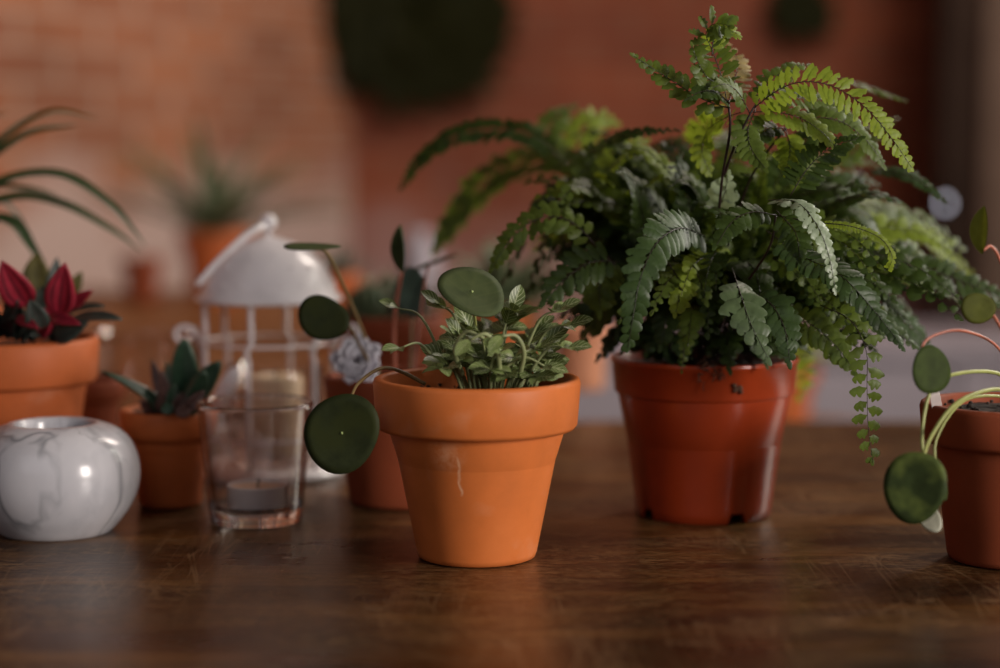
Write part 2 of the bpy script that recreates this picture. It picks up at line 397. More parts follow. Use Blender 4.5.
        for i in range(rings-1):
            o = 1+i*n; o2 = o+n
            for k in range(n):
                k2 = (k+1) % n; fs.append((o+k, o2+k, o2+k2, o+k2))
        fb = [tuple(N+x for x in reversed(f)) for f in fs]
        o = 1+(rings-1)*n
        rim = [(o+k, N+o+k, N+o+(k+1) % n, o+(k+1) % n) for k in range(n)]
        s.add(tops+bots, fs+fb+rim, uv+uv)
    def sphere(s, c, r, n=16, m=10, sc=(1,1,1)):
        o = Vector(c); vs = [o+Vector((0,0,r*sc[2]))]
        for i in range(1, m):
            t = PI*i/m
            for k in range(n):
                a = 2*PI*k/n; vs.append(o+Vector((r*sc[0]*math.sin(t)*math.cos(a), r*sc[1]*math.sin(t)*math.sin(a), r*sc[2]*math.cos(t))))
        vs.append(o-Vector((0,0,r*sc[2]))); fs = [(0, 1+k, 1+(k+1) % n) for k in range(n)]
        for i in range(m-2):
            for k in range(n):
                k2 = (k+1) % n; fs.append((1+i*n+k, 1+(i+1)*n+k, 1+(i+1)*n+k2, 1+i*n+k2))
        e = len(vs)-1; b = 1+(m-2)*n
        fs += [(b+k, e, b+(k+1) % n) for k in range(n)]
        s.add(vs, fs)
    def build(s, name, mats, parent=None, loc=None, smooth=True, world=None):
        """vertices are local to loc; with world=Vector the vertices are world points re-based to it"""
        me = bpy.data.meshes.new(name)
        vs = s.v
        if world is not None: vs = [(x-world[0], y-world[1], z-world[2]) for x, y, z in vs]
        me.from_pydata(vs, [], s.f)
        if not isinstance(mats, (list, tuple)): mats = [mats]
        for m in mats: me.materials.append(m)
        ul = me.uv_layers.new(name='UVMap')
        li = [0]*len(me.loops); me.loops.foreach_get('vertex_index', li)
        flat = []
        for i in li: flat += s.uv[i]
        ul.data.foreach_set('uv', flat)
        me.polygons.foreach_set('material_index', s.mi)
        me.polygons.foreach_set('use_smooth', [smooth]*len(me.polygons))
        me.update()
        o = bpy.data.objects.new(name, me); col.objects.link(o)
        if parent: o.parent = parent
        if loc is not None: o.location = loc
        elif world is not None and parent is None: o.location = world
        return o

def thing(name, label, cat, loc, group=None):
    o = bpy.data.objects.new(name, None); col.objects.link(o); o.location = loc
    o.empty_display_size = 0.02
    o['label'] = label; o['category'] = cat
    if group: o['group'] = group
    return o
def tag(o, label, cat, group=None):
    o['label'] = label; o['category'] = cat
    if group: o['group'] = group
    return o
def bevel(o, w=0.003, seg=2, ang=35):
    b = o.modifiers.new('bevel', 'BEVEL'); b.width = w; b.segments = seg; b.limit_method = 'ANGLE'; b.angle_limit = R(ang)
    return o
def struct(o): o['kind'] = 'structure'; return o

def catmull(pts, n):
    pts = [Vector(p) for p in pts]
    if len(pts) == 2: return [pts[0].lerp(pts[1], i/n) for i in range(n+1)]
    P_ = [pts[0]*2-pts[1]]+pts+[pts[-1]*2-pts[-2]]; segs = len(pts)-1
    out = []
    for i in range(n+1):
        t = i/n*segs; k = min(int(t), segs-1); u = t-k
        a, b, c, d = P_[k:k+4]
        out.append(0.5*((2*b)+(c-a)*u+(2*a-5*b+4*c-d)*u*u+(3*b-a-3*c+d)*u**3))
    return out

# ------------------------------------------------------------------ room
fl = MB(); fl.box((0, 2.5, -0.025), (7.0, 8.0, 0.05)); struct(fl.build('floor', M['floor'], smooth=False))
CORN = Vector((-0.40, 5.2, 0))
def wallpanel(name, a, b, thick_dir, h, mat):
    a = Vector(a); b = Vector(b); L = (b-a).length; t = Vector(thick_dir).normalized()*0.12
    m = MB(); vs = [a, b, b+Vector((0,0,h)), a+Vector((0,0,h))]
    vs2 = [v+t for v in vs]
    uv = [(0,0), (L,0), (L,h), (0,h)]
    m.add(vs+vs2, [(0,1,2,3), (7,6,5,4), (0,4,5,1), (1,5,6,2), (2,6,7,3), (3,7,4,0)], uv+uv)
    return struct(m.build(name, mat, smooth=False))
lend = CORN + Vector((-0.50, -0.866, 0))*4.6
wallpanel('wall_left', lend, CORN, (-0.866, 0.5, 0), 3.0, M['wall_left'])
wallpanel('wall_back', CORN, CORN+Vector((3.9, 0, 0)), (0, 1, 0), 3.0, M['wall_back'])
# plastered pillar with a dark timber edge on the right
pm = MB(); pm.box((1.27, 4.6, 1.5), (0.36, 0.4, 3.0)); bevel(struct(pm.build('trim_1', M['pillar'], smooth=False)), 0.01)
pm = MB(); pm.box((1.045, 4.50, 1.5), (0.09, 0.12, 3.0)); bevel(struct(pm.build('trim_2', M['dark_wood'], smooth=False)), 0.008)

# ------------------------------------------------------------------ tables
def table(name, label, x0, x1, y0, y1, top, th, wood, legmat, legw=0.07, planks=1, inset=0.06):
    t = thing(name, label, 'table', ((x0+x1)/2, (y0+y1)/2, 0))
    cx, cy = (x0+x1)/2, (y0+y1)/2
    m = MB(); pw = (y1-y0)/planks
    for k in range(planks):
        g = 0.0 if planks == 1 else 0.0015
        m.box((0, y0-cy+pw*(k+0.5), top-th/2), (x1-x0, pw-g, th))
    bevel(m.build('tabletop', wood, t, smooth=False), 0.004, 3)
    for sx in (-1, 1):
        for sy in (-1, 1):
            l = MB(); a = Vector((sx*((x1-x0)/2-inset-legw/2), sy*((y1-y0)/2-inset-legw/2), 0))
            n = 4; vs = []
            for z, w in ((0, legw*0.7), (top-th-0.12, legw), (top-th, legw)):
                vs += [a+Vector((i*w/2, j*w/2, z)) for i, j in ((-1,-1), (1,-1), (1,1), (-1,1))]
            fs = [(3,2,1,0), (8,9,10,11)]
            for q in range(2):
                for k in range(4): fs.append((q*4+k, q*4+(k+1) % 4, q*4+4+(k+1) % 4, q*4+4+k))
            l.add(vs, fs); bevel(l.build('leg', legmat, t, smooth=False), 0.004)
    for s_ in (-1, 1):
        a = MB(); a.box((0, s_*((y1-y0)/2-inset-legw/2), top-th-0.05), ((x1-x0)-2*inset-2*legw, 0.022, 0.10)); bevel(a.build('apron', legmat, t, smooth=False), 0.002)
        a = MB(); a.box((s_*((x1-x0)/2-inset-legw/2), 0, top-th-0.05), (0.022, (y1-y0)-2*inset-2*legw, 0.10)); bevel(a.build('apron', legmat, t, smooth=False), 0.002)
    return t
table('wooden_table', 'dark brown worn wooden table in front, carrying the large plant pots', -1.05, 1.05, 0.50, 1.70, TZ, 0.04, M['tablewood'], M['legwood'])
table('wooden_table', 'blurred orange-brown wooden table behind, under the far pots at left', -0.95, 0.06, 1.76, 3.30, TZ, 0.04, M['benchwood'], M['legwood'], 0.06, 6)

# ------------------------------------------------------------------ pots
def pot_profile(rt, rb, h, band, th=0.006, lip=0.0045, soil=0.012):
    rbb = rb+(rt-lip*1.3-rb)*((h-band)/h)*1.0
    return [(0, 0.0), (rb-0.004, 0.0), (rb-0.001, 0.0012), (rb, 0.004), (rbb, h-band-0.002), (rbb+0.0006, h-band),
            (rt-0.0035, h-band+0.0006), (rt-0.0018, h-band+0.003), (rt-0.0008, h-band*1.0+band*0.5), (rt, h-0.003), (rt-0.0008, h-0.0006), (rt-0.002, h),
            (rt-th+0.001, h), (rt-th, h-0.0015), (rt-th-0.002, h-band*0.9), (rb-th+0.002, 0.010), (0, 0.009)]
def add_pot(t, rt, rb, h, band, mat, soil_drop=0.012, zfun=None, pm=None, th=0.006):
    m = MB(); m.lathe(pot_profile(rt, rb, h, band, th), 96, zfun); p = m.build('pot', mat, t)
    bevel_ = None
    e = MB()
    rnd = random.Random(int(rt*1e5)); rs = rt-th-0.0008
    n = 40; vs = [Vector((0, 0, h-soil_drop+0.004))]; fs = []; rings = 9
    for i in range(1, rings+1):
        q = i/rings
        for k in range(n):
            a = 2*PI*k/n
            vs.append(Vector((math.cos(a)*rs*q, math.sin(a)*rs*q, h-soil_drop+0.004*(1-q)+rnd.uniform(-0.0014, 0.0014))))
    fs = [(0, 1+k, 1+(k+1) % n) for k in range(n)]
    for i in range(rings-1):
        for k in range(n):
            k2 = (k+1) % n; o = 1+i*n; fs.append((o+k, o+n+k, o+n+k2, o+k2))
    e.add(vs, fs)
    for _ in range(int(90*rt/0.06)):      # crumbs
        a = rnd.uniform(0, 6.28); q = rs*math.sqrt(rnd.random())*0.97; r = rnd.uniform(0.0006, 0.0018)
        e.sphere((q*math.cos(a), q*math.sin(a), h-soil_drop+0.003), r, 6, 4, (1, 1, 0.8))
    e.build('soil', M['soil'], t)
    return p
def at(px, Y): return Vector(((px-500)/F*Y*0.9999, Y, TZ))
def xat(px, py, Y): p = P(px, py, Y); return Vector((p.x, p.y, TZ))

# ================================================================== FERN
def pinnule(mb, base, d, nrm, L, W, K=14, lobes=4, upsgn=1, droop=0.35, rnd=random):
    """one lobed fern leaflet: nearly straight lower edge, lobed upper edge"""
    d = d.normalized(); nrm = (nrm-d*nrm.dot(d)).normalized(); side = d.cross(nrm)*upsgn
    p = Vector(base); vs = []; uv = []
    ph = rnd.uniform(-0.2, 0.2); dep = rnd.uniform(0.62, 0.92)
    for i in range(K+1):
        u = i/K
        env = (min(1, u/0.36)**1.1)*(1-max(0, (u-0.42)/0.58)**2.2*0.62)
        x = u*lobes+ph; tooth = abs(math.sin(PI*x))**0.6
        cut = dep*(0.55+0.45*u)
        up = 0.70*env*(1-cut+cut*tooth); lo = 0.34*env*(1-0.22*(1-abs(math.sin(PI*(x+0.3)))**0.6))
        if i == 0: up = 0.05; lo = 0.05
        if i == K: up *= 0.55; lo *= 0.35
        a = droop*u*u
        dd = d*math.cos(a)-nrm*math.sin(a); nn = nrm*math.cos(a)+d*math.sin(a)
        if i: p = p+dd*(L/K)
        vs += [p-side*(lo*W)-nn*(0.10*W*env), p, p+side*(up*W)-nn*(0.12*W*env)+side*0]
        uv += [(u, 0.0), (u, 0.5), (u, 1.0)]
    mb.add(vs, [(i*3+j, i*3+j+1, (i+1)*3+j+1, (i+1)*3+j) for i in range(K) for j in range(2)], uv)

def frond(root, pts, Lpx, n, mat, hint=(0, -0.6, 0.8), s0=0.12, wide=1.2, lobes=4, taper=1.0, droop=0.35, fwd=0.35, rs=0.00036, tilt=0.12, jit=0.42, rnd=None, lm=None, curl=False, name='frond', lstart=0.7, mbx=None):
    rnd = rnd or random
    NN = 60; c = catmull(pts, NN)
    n = int(round(n*1.32)); wide = wide*1.12
    mb = mbx or MB(); mb.cur = 1
    sub = c[::3]
    mb.tube(sub, [rs*(1-0.65*i/(len(sub)-1)) for i in range(len(sub))], 5)
    mb.cur = 0
    seg = [0.0]
    for i in range(NN): seg.append(seg[-1]+(c[i+1]-c[i]).length)
    T = seg[-1]
    def atl(s):
        s = max(0, min(1, s))*T; k = 0
        while k < NN-1 and seg[k+1] < s: k += 1
        u = (s-seg[k])/max(1e-9, seg[k+1]-seg[k]); return c[k].lerp(c[k+1], u), (c[min(k+2, NN)]-c[max(k-1, 0)]).normalized()
    ymean = sum(p.y for p in c)/len(c); Lm = Lpx*PXM(ymean)
    step = (1-s0)/n; sp = step*T
    for i in range(n):
        for sd in (-1, 1):
            s = s0+step*(i+(0.5 if sd > 0 else 0.0)+rnd.uniform(-0.08, 0.08))
            if s > 0.985: continue
            q = (s-s0)/(1-s0)
            p, t = atl(s)
            prof = min(1, lstart+1.6*q*(1-lstart)/0.5)*(1-0.82*taper*max(0, q)**2.1)
            L = Lm*prof*rnd.uniform(0.82, 1.12)
            h = Vector(hint); nrm = h-t*h.dot(t)
            if nrm.length < 0.05: nrm = Vector((0.3, -1, 0.2))
            nrm.normalize(); side = t.cross(nrm)*sd
            a = fwd+0.45*q+rnd.uniform(-0.16, 0.16)
            d = side*math.cos(a)+t*math.sin(a)
            tw = rnd.uniform(-jit, jit)+tilt
            nn = nrm*math.cos(tw)+t*math.sin(tw)
            W = min(sp*wide*1.25, L*0.95)
            pinnule(mb, p, d, nn, L, W, 14 if L > 0.006 else 9, lobes, -1*sd, droop*rnd.uniform(0.6, 1.4), rnd)
    p, t = atl(0.97)
    h = Vector(hint); nrm = (h-t*h.dot(t)); nrm = nrm.normalized() if nrm.length > 0.05 else Vector((0,-1,0))
    pinnule(mb, p, t, nrm, Lm*0.42, Lm*0.22, 8, 3, 1, 0.2, rnd)
    if mbx: return None
    return mb.build(name, [mat, M['fern_stem']], root, world=root.location)

FY = 1.265
fern = thing('potted_fern', 'big bushy green fern in a glossy red-brown plastic pot', 'potted plant', xat(703, 515, FY))
def notch(j, a, z):
    if j in (1, 2, 3):
        for c0 in (R(-63), R(-148), R(20), R(110), R(-233)):
            dd = (a-c0+PI) % (2*PI)-PI
            if abs(dd) < 0.115: return 0.0065
    return z
fp = MB(); rt, rb, h = 0.0605, 0.0440, 0.104
prof = [(0, 0.007), (rb-0.006, 0.007), (rb-0.0015, 0.0), (rb, 0.0006), (rb+0.0006, 0.0072), (rb+0.0105, h-0.026), (rb+0.0112, h-0.0245), (rt-0.0026, h-0.0235), (rt-0.0018, h-0.022), (rt-0.0004, h-0.0035),
        (rt+0.0006, h-0.003), (rt+0.0006, h-0.0008), (rt, h), (rt-0.0012, h), (rt-0.0018, h-0.002), (rt-0.0045, h-0.026), (rb-0.001, 0.010), (0, 0.009)]
def notch2(j, a, z):
    if j in (2, 3):
        for c0 in (R(-66), R(-150), R(20), R(110)):
            dd = (a-c0+PI) % (2*PI)-PI
            if abs(dd) < 0.13: return 0.0068
    return z
fp.lathe(prof, 144, notch2); fpo = fp.build('pot', M['plastic'], fern)
e = MB(); 
n = 40; vs = [Vector((0, 0, h-0.002))]; rnd = random.Random(3)
for i in range(1, 9):
    for k in range(n):
        a = 2*PI*k/n; q = i/8*(rt-0.0035); vs.append(Vector((q*math.cos(a), q*math.sin(a), h-0.008+0.006*(1-i/8)+rnd.uniform(-0.001, 0.001))))
fs = [(0, 1+k, 1+(k+1) % n) for k in range(n)]
for i in range(7):
    for k in range(n): fs.append((1+i*n+k, 1+(i+1)*n+k, 1+(i+1)*n+(k+1) % n, 1+i*n+(k+1) % n))
e.add(vs, fs)
e.build('soil', M['soil'], fern)
# bits of dry root and soil stuck on the rim
rb_ = MB(); base = fern.location
for _ in range(26):
    a = R(-92)+rnd.uniform(-0.13, 0.13); r = rt+0.0008
    p = Vector((r*math.cos(a), r*math.sin(a), h+rnd.uniform(-0.010, 0.006)))
    q = p+Vector((rnd.uniform(-.006, .006), rnd.uniform(-.002, 0), rnd.uniform(-.008, .003)))
    rb_.tube([p, (p+q)/2+Vector((rnd.uniform(-.002, .002), 0, 0)), q], 0.0004, 4)
for k in range(9):
    a = R(-76)+rnd.uniform(-0.05, 0.05); r = rt+0.0003
    rb_.sphere((r*math.cos(a), r*math.sin(a), h-0.014+rnd.uniform(-.003, .003)), rnd.uniform(0.0008, 0.0018), 8, 5, (1, 0.7, 1))
rb_.build('root_debris', M['dirt'], fern)

def FP(lst): return [P(*p) for p in lst]
D, B, MI, LI, PA, ST = (M[k] for k in ('fern_dark', 'fern_blue', 'fern_mid', 'fern_lime', 'fern_pale', 'fern_straw'))
rr = random.Random(21)
def stem(lst, r=0.0011):
    c = catmull(FP(lst), 24); mb = MB(); mb.tube(c, [r*(1-0.35*i/24) for i in range(25)], 7)
    return mb.build('stem', M['fern_stem'], fern, world=fern.location)
stem([(706, 352, 1.26), (712, 290, 1.24), (717, 235, 1.20), (722, 180, 1.17), (730, 130, 1.15), (728, 100, 1.145)])
stem([(724, 175, 1.168), (735, 145, 1.155), (748, 118, 1.15), (756, 104, 1.15)], 0.0009)
stem([(710, 350, 1.27), (722, 280, 1.24), (742, 200, 1.21), (760, 162, 1.19), (786, 128, 1.18)], 0.001)
stem([(700, 352, 1.28), (650, 290, 1.30), (640, 230, 1.31), (648, 200, 1.31), (670, 175, 1.31), (698, 150, 1.31)], 0.001)
stem([(715, 352, 1.29), (770, 290, 1.30), (820, 250, 1.30), (850, 205, 1.30), (862, 170, 1.30)], 0.001)
stem([(700, 352, 1.28), (660, 260, 1.30), (620, 215, 1.30), (570, 165, 1.33)], 0.001)
stem([(705, 352, 1.25), (640, 290, 1.22), (600, 250, 1.20)], 0.001)
stem([(706, 352, 1.24), (735, 300, 1.18), (768, 250, 1.15), (776, 215, 1.14)], 0.001)
stem([(712, 352, 1.27), (780, 300, 1.26), (830, 262, 1.25)], 0.001)

CAM = (0, -1, 0.25); UPH = (0, -0.45, 0.9); UPF = (0.1, -0.75, 0.7)
def fr(lst, L, n, mat, **k): return frond(fern, FP(lst), L, n, mat, rnd=rr, **k)
# the tall crown at the top
fr([(728, 108, 1.145), (700, 98, 1.14), (668, 78, 1.135), (634, 56, 1.13)], 21, 9, MI, hint=CAM, s0=0.05, wide=0.9, tilt=0.5, fwd=0.5, lobes=3)
fr([(728, 108, 1.145), (722, 78, 1.145), (712, 50, 1.14), (706, 34, 1.135), (714, 24, 1.13), (730, 26, 1.12)], 24, 14, MI, hint=CAM, s0=0.02, wide=1.1, taper=0.5, tilt=1.1, fwd=0.25)
fr([(712, 56, 1.14), (714, 38, 1.14), (724, 28, 1.14), (738, 34, 1.14)], 17, 8, LI, hint=(0, -0.5, 0.8), taper=0.5)
fr([(724, 85, 1.145), (708, 78, 1.13), (698, 62, 1.12), (692, 46, 1.12)], 17, 6, MI, hint=CAM, tilt=0.8)
fr([(728, 106, 1.15), (735, 80, 1.17), (737, 60, 1.19), (728, 44, 1.20)], 22, 8, ST, hint=(0, -0.4, 0.9))
fr([(730, 104, 1.145), (716, 92, 1.13), (700, 92, 1.12), (686, 100, 1.11)], 16, 7, D, hint=UPF)
fr([(750, 114, 1.15), (738, 92, 1.14), (725, 84, 1.13), (712, 88, 1.12)], 19, 8, MI, hint=UPF)
fr([(755, 106, 1.15), (770, 82, 1.16), (790, 68, 1.17), (808, 64, 1.18)], 18, 9, MI, hint=UPF, s0=0.1)
# the bright arching frond
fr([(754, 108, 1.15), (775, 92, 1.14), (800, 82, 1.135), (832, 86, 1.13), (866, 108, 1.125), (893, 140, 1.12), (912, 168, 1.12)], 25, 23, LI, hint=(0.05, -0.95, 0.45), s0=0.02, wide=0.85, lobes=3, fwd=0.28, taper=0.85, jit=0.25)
fr([(752, 112, 1.155), (775, 112, 1.15), (800, 118, 1.15), (822, 132, 1.15), (838, 150, 1.15)], 22, 12, LI, hint=UPF)
fr([(756, 108, 1.16), (748, 130, 1.15), (752, 150, 1.14), (765, 168, 1.13)], 22, 9, MI, hint=CAM)
fr([(786, 128, 1.18), (812, 118, 1.17), (842, 122, 1.17), (868, 142, 1.17), (884, 165, 1.17)], 24, 14, MI, hint=UPF)
fr([(786, 128, 1.18), (770, 128, 1.17), (752, 136, 1.16), (738, 150, 1.15)], 18, 8, D, hint=UPF)
fr([(786, 130, 1.18), (790, 150, 1.17), (786, 172, 1.16)], 20, 7, LI, hint=CAM)
fr([(770, 95, 1.17), (800, 98, 1.18), (830, 102, 1.19), (858, 122, 1.19)], 22, 12, MI, hint=UPF)
fr([(742, 112, 1.17), (725, 118, 1.18), (708, 130, 1.19), (702, 152, 1.19), (710, 172, 1.19)], 20, 9, LI, hint=UPF, taper=0.7)
fr([(790, 196, 1.15), (808, 168, 1.15), (830, 148, 1.15), (858, 138, 1.15)], 26, 12, D, hint=(0, -0.75, 0.7), fwd=0.2)
fr([(840, 80, 1.26), (862, 84, 1.27), (885, 92, 1.28), (905, 100, 1.29)], 18, 7, MI, hint=UPH)
# right side
fr([(862, 172, 1.30), (885, 170, 1.28), (915, 178, 1.26), (946, 202, 1.24)], 14, 12, B, hint=UPF, s0=0.15)
fr([(862, 172, 1.30), (850, 160, 1.31), (870, 130, 1.32), (895, 118, 1.34)], 20, 7, MI, hint=UPH)
fr([(862, 170, 1.30), (848, 185, 1.28), (836, 200, 1.26), (828, 218, 1.25)], 22, 7, D, hint=CAM)
fr([(850, 205, 1.31), (885, 212, 1.36), (925, 232, 1.40), (958, 262, 1.42), (975, 280, 1.42)], 34, 15, LI, hint=UPF)
fr([(830, 262, 1.25), (865, 248, 1.25), (905, 262, 1.25), (945, 275, 1.25), (985, 290, 1.25), (1003, 300, 1.25)], 29, 14, D, hint=(0.1, -0.8, 0.6), s0=0.1, wide=0.95, lobes=3, taper=0.6)
fr([(835, 240, 1.26), (868, 222, 1.27), (900, 238, 1.28), (930, 262, 1.29)], 24, 10, MI, hint=UPF)
fr([(776, 215, 1.14), (812, 222, 1.13), (850, 226, 1.12), (880, 238, 1.115), (892, 256, 1.11), (888, 270, 1.11)], 8, 24, LI, hint=UPF, taper=0.4, s0=0.35, wide=0.9)
fr([(768, 200, 1.14), (796, 202, 1.12), (815, 222, 1.11), (828, 252, 1.105), (836, 292, 1.10)], 19, 14, PA, hint=(0.35, -0.7, 0.6), s0=0.05, wide=0.95, lobes=3)
fr([(766, 230, 1.16), (800, 255, 1.14), (840, 275, 1.12), (872, 308, 1.11), (902, 346, 1.10)], 30, 19, B, hint=(0.15, -0.75, 0.65), fwd=0.45, lobes=5)
fr([(800, 290, 1.20), (842, 300, 1.18), (880, 322, 1.17), (915, 345, 1.17)], 28, 13, D, hint=UPF)
fr([(850, 292, 1.26), (885, 305, 1.26), (915, 330, 1.26), (932, 352, 1.26)], 24, 10, B, hint=UPF)
fr([(820, 305, 1.15), (850, 320, 1.13), (866, 350, 1.12), (867, 385, 1.12), (868, 425, 1.12), (873, 463, 1.12)], 22, 9, MI, hint=(0.1, -1, 0.2), s0=0.15, wide=0.58, lobes=3, fwd=0.12, taper=0.75, droop=0.2)
fr([(775, 318, 1.18), (806, 322, 1.16), (835, 345, 1.15), (855, 372, 1.14)], 26, 10, MI, hint=CAM)
fr([(770, 330, 1.33), (795, 342, 1.36), (806, 365, 1.38), (800, 398, 1.39)], 24, 8, LI, hint=CAM)
# front
fr([(705, 236, 1.17), (680, 228, 1.13), (655, 245, 1.105), (640, 280, 1.09), (633, 318, 1.085), (628, 348, 1.085)], 31, 20, B, hint=(0.1, -0.95, 0.35), s0=0.04, wide=1.05, fwd=0.45, lobes=5, taper=0.85)
fr([(690, 255, 1.19), (698, 275, 1.17), (706, 300, 1.16)], 24, 6, MI, hint=CAM)
fr([(668, 262, 1.17), (680, 285, 1.16), (676, 312, 1.15)], 22, 7, LI, hint=CAM)
fr([(732, 268, 1.16), (740, 292, 1.13), (750, 322, 1.115), (768, 358, 1.105)], 31, 6, M['fern_grey'], hint=(0.1, -0.95, 0.3), lobes=4, wide=1.0, fwd=0.5, s0=0.22)
fr([(752, 292, 1.15), (772, 305, 1.13), (785, 330, 1.12), (790, 362, 1.115)], 26, 8, B, hint=CAM)
fr([(690, 300, 1.20), (686, 325, 1.19), (684, 352, 1.18), (682, 372, 1.18)], 11, 7, MI, hint=CAM)
fr([(716, 215, 1.19), (724, 195, 1.18), (728, 176, 1.175)], 20, 3, PA, hint=CAM)
fr([(776, 215, 1.14), (752, 212, 1.13), (732, 222, 1.12), (716, 246, 1.11)], 22, 10, D, hint=UPF)
fr([(776, 210, 1.14), (795, 232, 1.13), (800, 258, 1.12)], 22, 8, D, hint=CAM)
# left side
fr([(600, 250, 1.20), (572, 222, 1.20), (540, 218, 1.20), (512, 238, 1.20), (492, 268, 1.20)], 27, 12, MI, hint=UPF, wide=1.0, lobes=3)
fr([(620, 262, 1.20), (592, 262, 1.19), (566, 278, 1.185), (545, 302, 1.18)], 30, 8, D, hint=(0, -0.9, 0.4), wide=1.0, lobes=4)
fr([(610, 255, 1.21), (600, 285, 1.20), (600, 310, 1.20)], 30, 7, MI, hint=CAM)
fr([(640, 262, 1.24), (618, 280, 1.24), (596, 306, 1.24), (584, 332, 1.24)], 26, 9, D, hint=CAM)
fr([(620, 215, 1.29), (590, 200, 1.27), (556, 200, 1.25), (528, 215, 1.24)], 25, 11, D, hint=UPF)
fr([(570, 168, 1.33), (538, 138, 1.34), (498, 128, 1.35), (452, 136, 1.36), (420, 160, 1.37), (400, 190, 1.38)], 20, 24, D, hint=(0.1, -0.85, 0.5), fwd=0.4)
fr([(600, 165, 1.38), (548, 158, 1.42), (498, 170, 1.44), (462, 205, 1.45), (436, 248, 1.46)], 42, 20, MI, hint=UPF, fwd=0.5)
fr([(590, 190, 1.35), (578, 150, 1.38), (590, 118, 1.40), (615, 122, 1.41)], 30, 10, LI, hint=CAM)
fr([(570, 175, 1.36), (548, 140, 1.38), (555, 118, 1.39), (572, 106, 1.40)], 24, 9, MI, hint=UPF)
fr([(575, 168, 1.30), (600, 145, 1.27), (635, 132, 1.25), (680, 130, 1.24)], 14, 13, D, hint=(0, -0.8, 0.6), fwd=0.5)
fr([(620, 215, 1.29), (606, 182, 1.26), (620, 160, 1.24), (640, 152, 1.23)], 20, 9, LI, hint=UPF)
fr([(620, 215, 1.29), (600, 190, 1.25), (575, 188, 1.22), (556, 205, 1.21)], 24, 10, MI, hint=UPF)
fr([(640, 225, 1.28), (640, 195, 1.25), (655, 178, 1.23), (672, 180, 1.22)], 20, 8, LI, hint=UPF)
fr([(698, 152, 1.31), (672, 142, 1.33), (650, 150, 1.35), (630, 172, 1.36)], 26, 10, MI, hint=UPF)
fr([(698, 150, 1.31), (716, 138, 1.33), (742, 140, 1.35), (762, 158, 1.36)], 26, 10, MI, hint=UPF)
fr([(698, 150, 1.31), (704, 128, 1.29), (720, 108, 1.27)], 22, 7, LI, hint=CAM)
fr([(620, 215, 1.29), (610, 180, 1.30), (622, 150, 1.31), (645, 140, 1.32)], 26, 9, LI, hint=CAM)
fr([(600, 190, 1.32), (570, 160, 1.34), (545, 150, 1.36), (525, 160, 1.37)], 28, 10, MI, hint=UPF)
fr([(640, 220, 1.28), (600, 185, 1.27), (585, 165, 1.27), (590, 145, 1.28)], 24, 9, MI, hint=CAM)
# leafy middle: fronds arching out of the crown all round
crown = Vector((fern.location.x, fern.location.y, TZ+h-0.003))
for k in range(34):
    phi = 2*PI*(k*0.61803)+rr.uniform(-0.2, 0.2)
    dirv = Vector((math.cos(phi), math.sin(phi)*0.85, 0))
    reach = rr.uniform(0.055, 0.135); hh = rr.uniform(0.05, 0.115) if dirv.y > -0.3 else rr.uniform(0.03, 0.075)
    b0 = crown+dirv*rr.uniform(0.005, 0.03)
    p1 = b0+dirv*reach*0.30+Vector((0, 0, hh*0.85)); p2 = b0+dirv*reach*0.7+Vector((0, 0, hh)); p3 = b0+dirv*reach+Vector((0, 0, hh*rr.uniform(0.25, 0.6)+0.004))
    mt = rr.choice([D, D, D, B, MI])
    frond(fern, [b0, p1, p2, p3], rr.uniform(22, 32), rr.randint(9, 13), mt, hint=(dirv.x*0.4, dirv.y*0.4-0.35, 0.85), s0=0.28, rnd=rr, wide=1.1)
# the deep tangle of fronds nobody could count
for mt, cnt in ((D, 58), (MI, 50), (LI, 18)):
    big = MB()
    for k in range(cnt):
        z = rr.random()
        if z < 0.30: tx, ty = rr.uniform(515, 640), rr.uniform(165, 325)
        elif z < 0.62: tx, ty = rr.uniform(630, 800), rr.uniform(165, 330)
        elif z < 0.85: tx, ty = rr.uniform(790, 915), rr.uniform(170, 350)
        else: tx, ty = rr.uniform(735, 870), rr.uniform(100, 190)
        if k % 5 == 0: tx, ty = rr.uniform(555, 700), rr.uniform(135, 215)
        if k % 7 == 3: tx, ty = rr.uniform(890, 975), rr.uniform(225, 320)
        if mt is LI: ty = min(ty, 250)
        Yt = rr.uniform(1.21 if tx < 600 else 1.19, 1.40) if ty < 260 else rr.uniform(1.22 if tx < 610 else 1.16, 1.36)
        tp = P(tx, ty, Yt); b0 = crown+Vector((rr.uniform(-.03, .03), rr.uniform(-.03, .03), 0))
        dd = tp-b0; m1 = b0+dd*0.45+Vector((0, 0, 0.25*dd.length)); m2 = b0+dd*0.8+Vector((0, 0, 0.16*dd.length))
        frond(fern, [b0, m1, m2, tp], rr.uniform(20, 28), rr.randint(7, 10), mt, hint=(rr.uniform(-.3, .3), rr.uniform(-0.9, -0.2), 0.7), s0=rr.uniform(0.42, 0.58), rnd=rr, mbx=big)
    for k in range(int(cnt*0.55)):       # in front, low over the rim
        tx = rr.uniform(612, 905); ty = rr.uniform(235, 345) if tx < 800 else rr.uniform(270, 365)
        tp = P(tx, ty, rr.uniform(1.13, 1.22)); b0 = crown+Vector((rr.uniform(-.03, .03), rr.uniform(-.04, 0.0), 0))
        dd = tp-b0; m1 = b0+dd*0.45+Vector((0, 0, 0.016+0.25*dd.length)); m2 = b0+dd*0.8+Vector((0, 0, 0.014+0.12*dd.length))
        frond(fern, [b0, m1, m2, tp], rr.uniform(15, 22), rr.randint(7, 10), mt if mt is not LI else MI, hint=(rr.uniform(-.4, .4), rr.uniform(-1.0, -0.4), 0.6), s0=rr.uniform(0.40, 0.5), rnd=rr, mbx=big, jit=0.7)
    o_ = big.build('inner_fronds', [mt, M['fern_stem']], fern, world=fern.location); o_['kind'] = 'stuff'
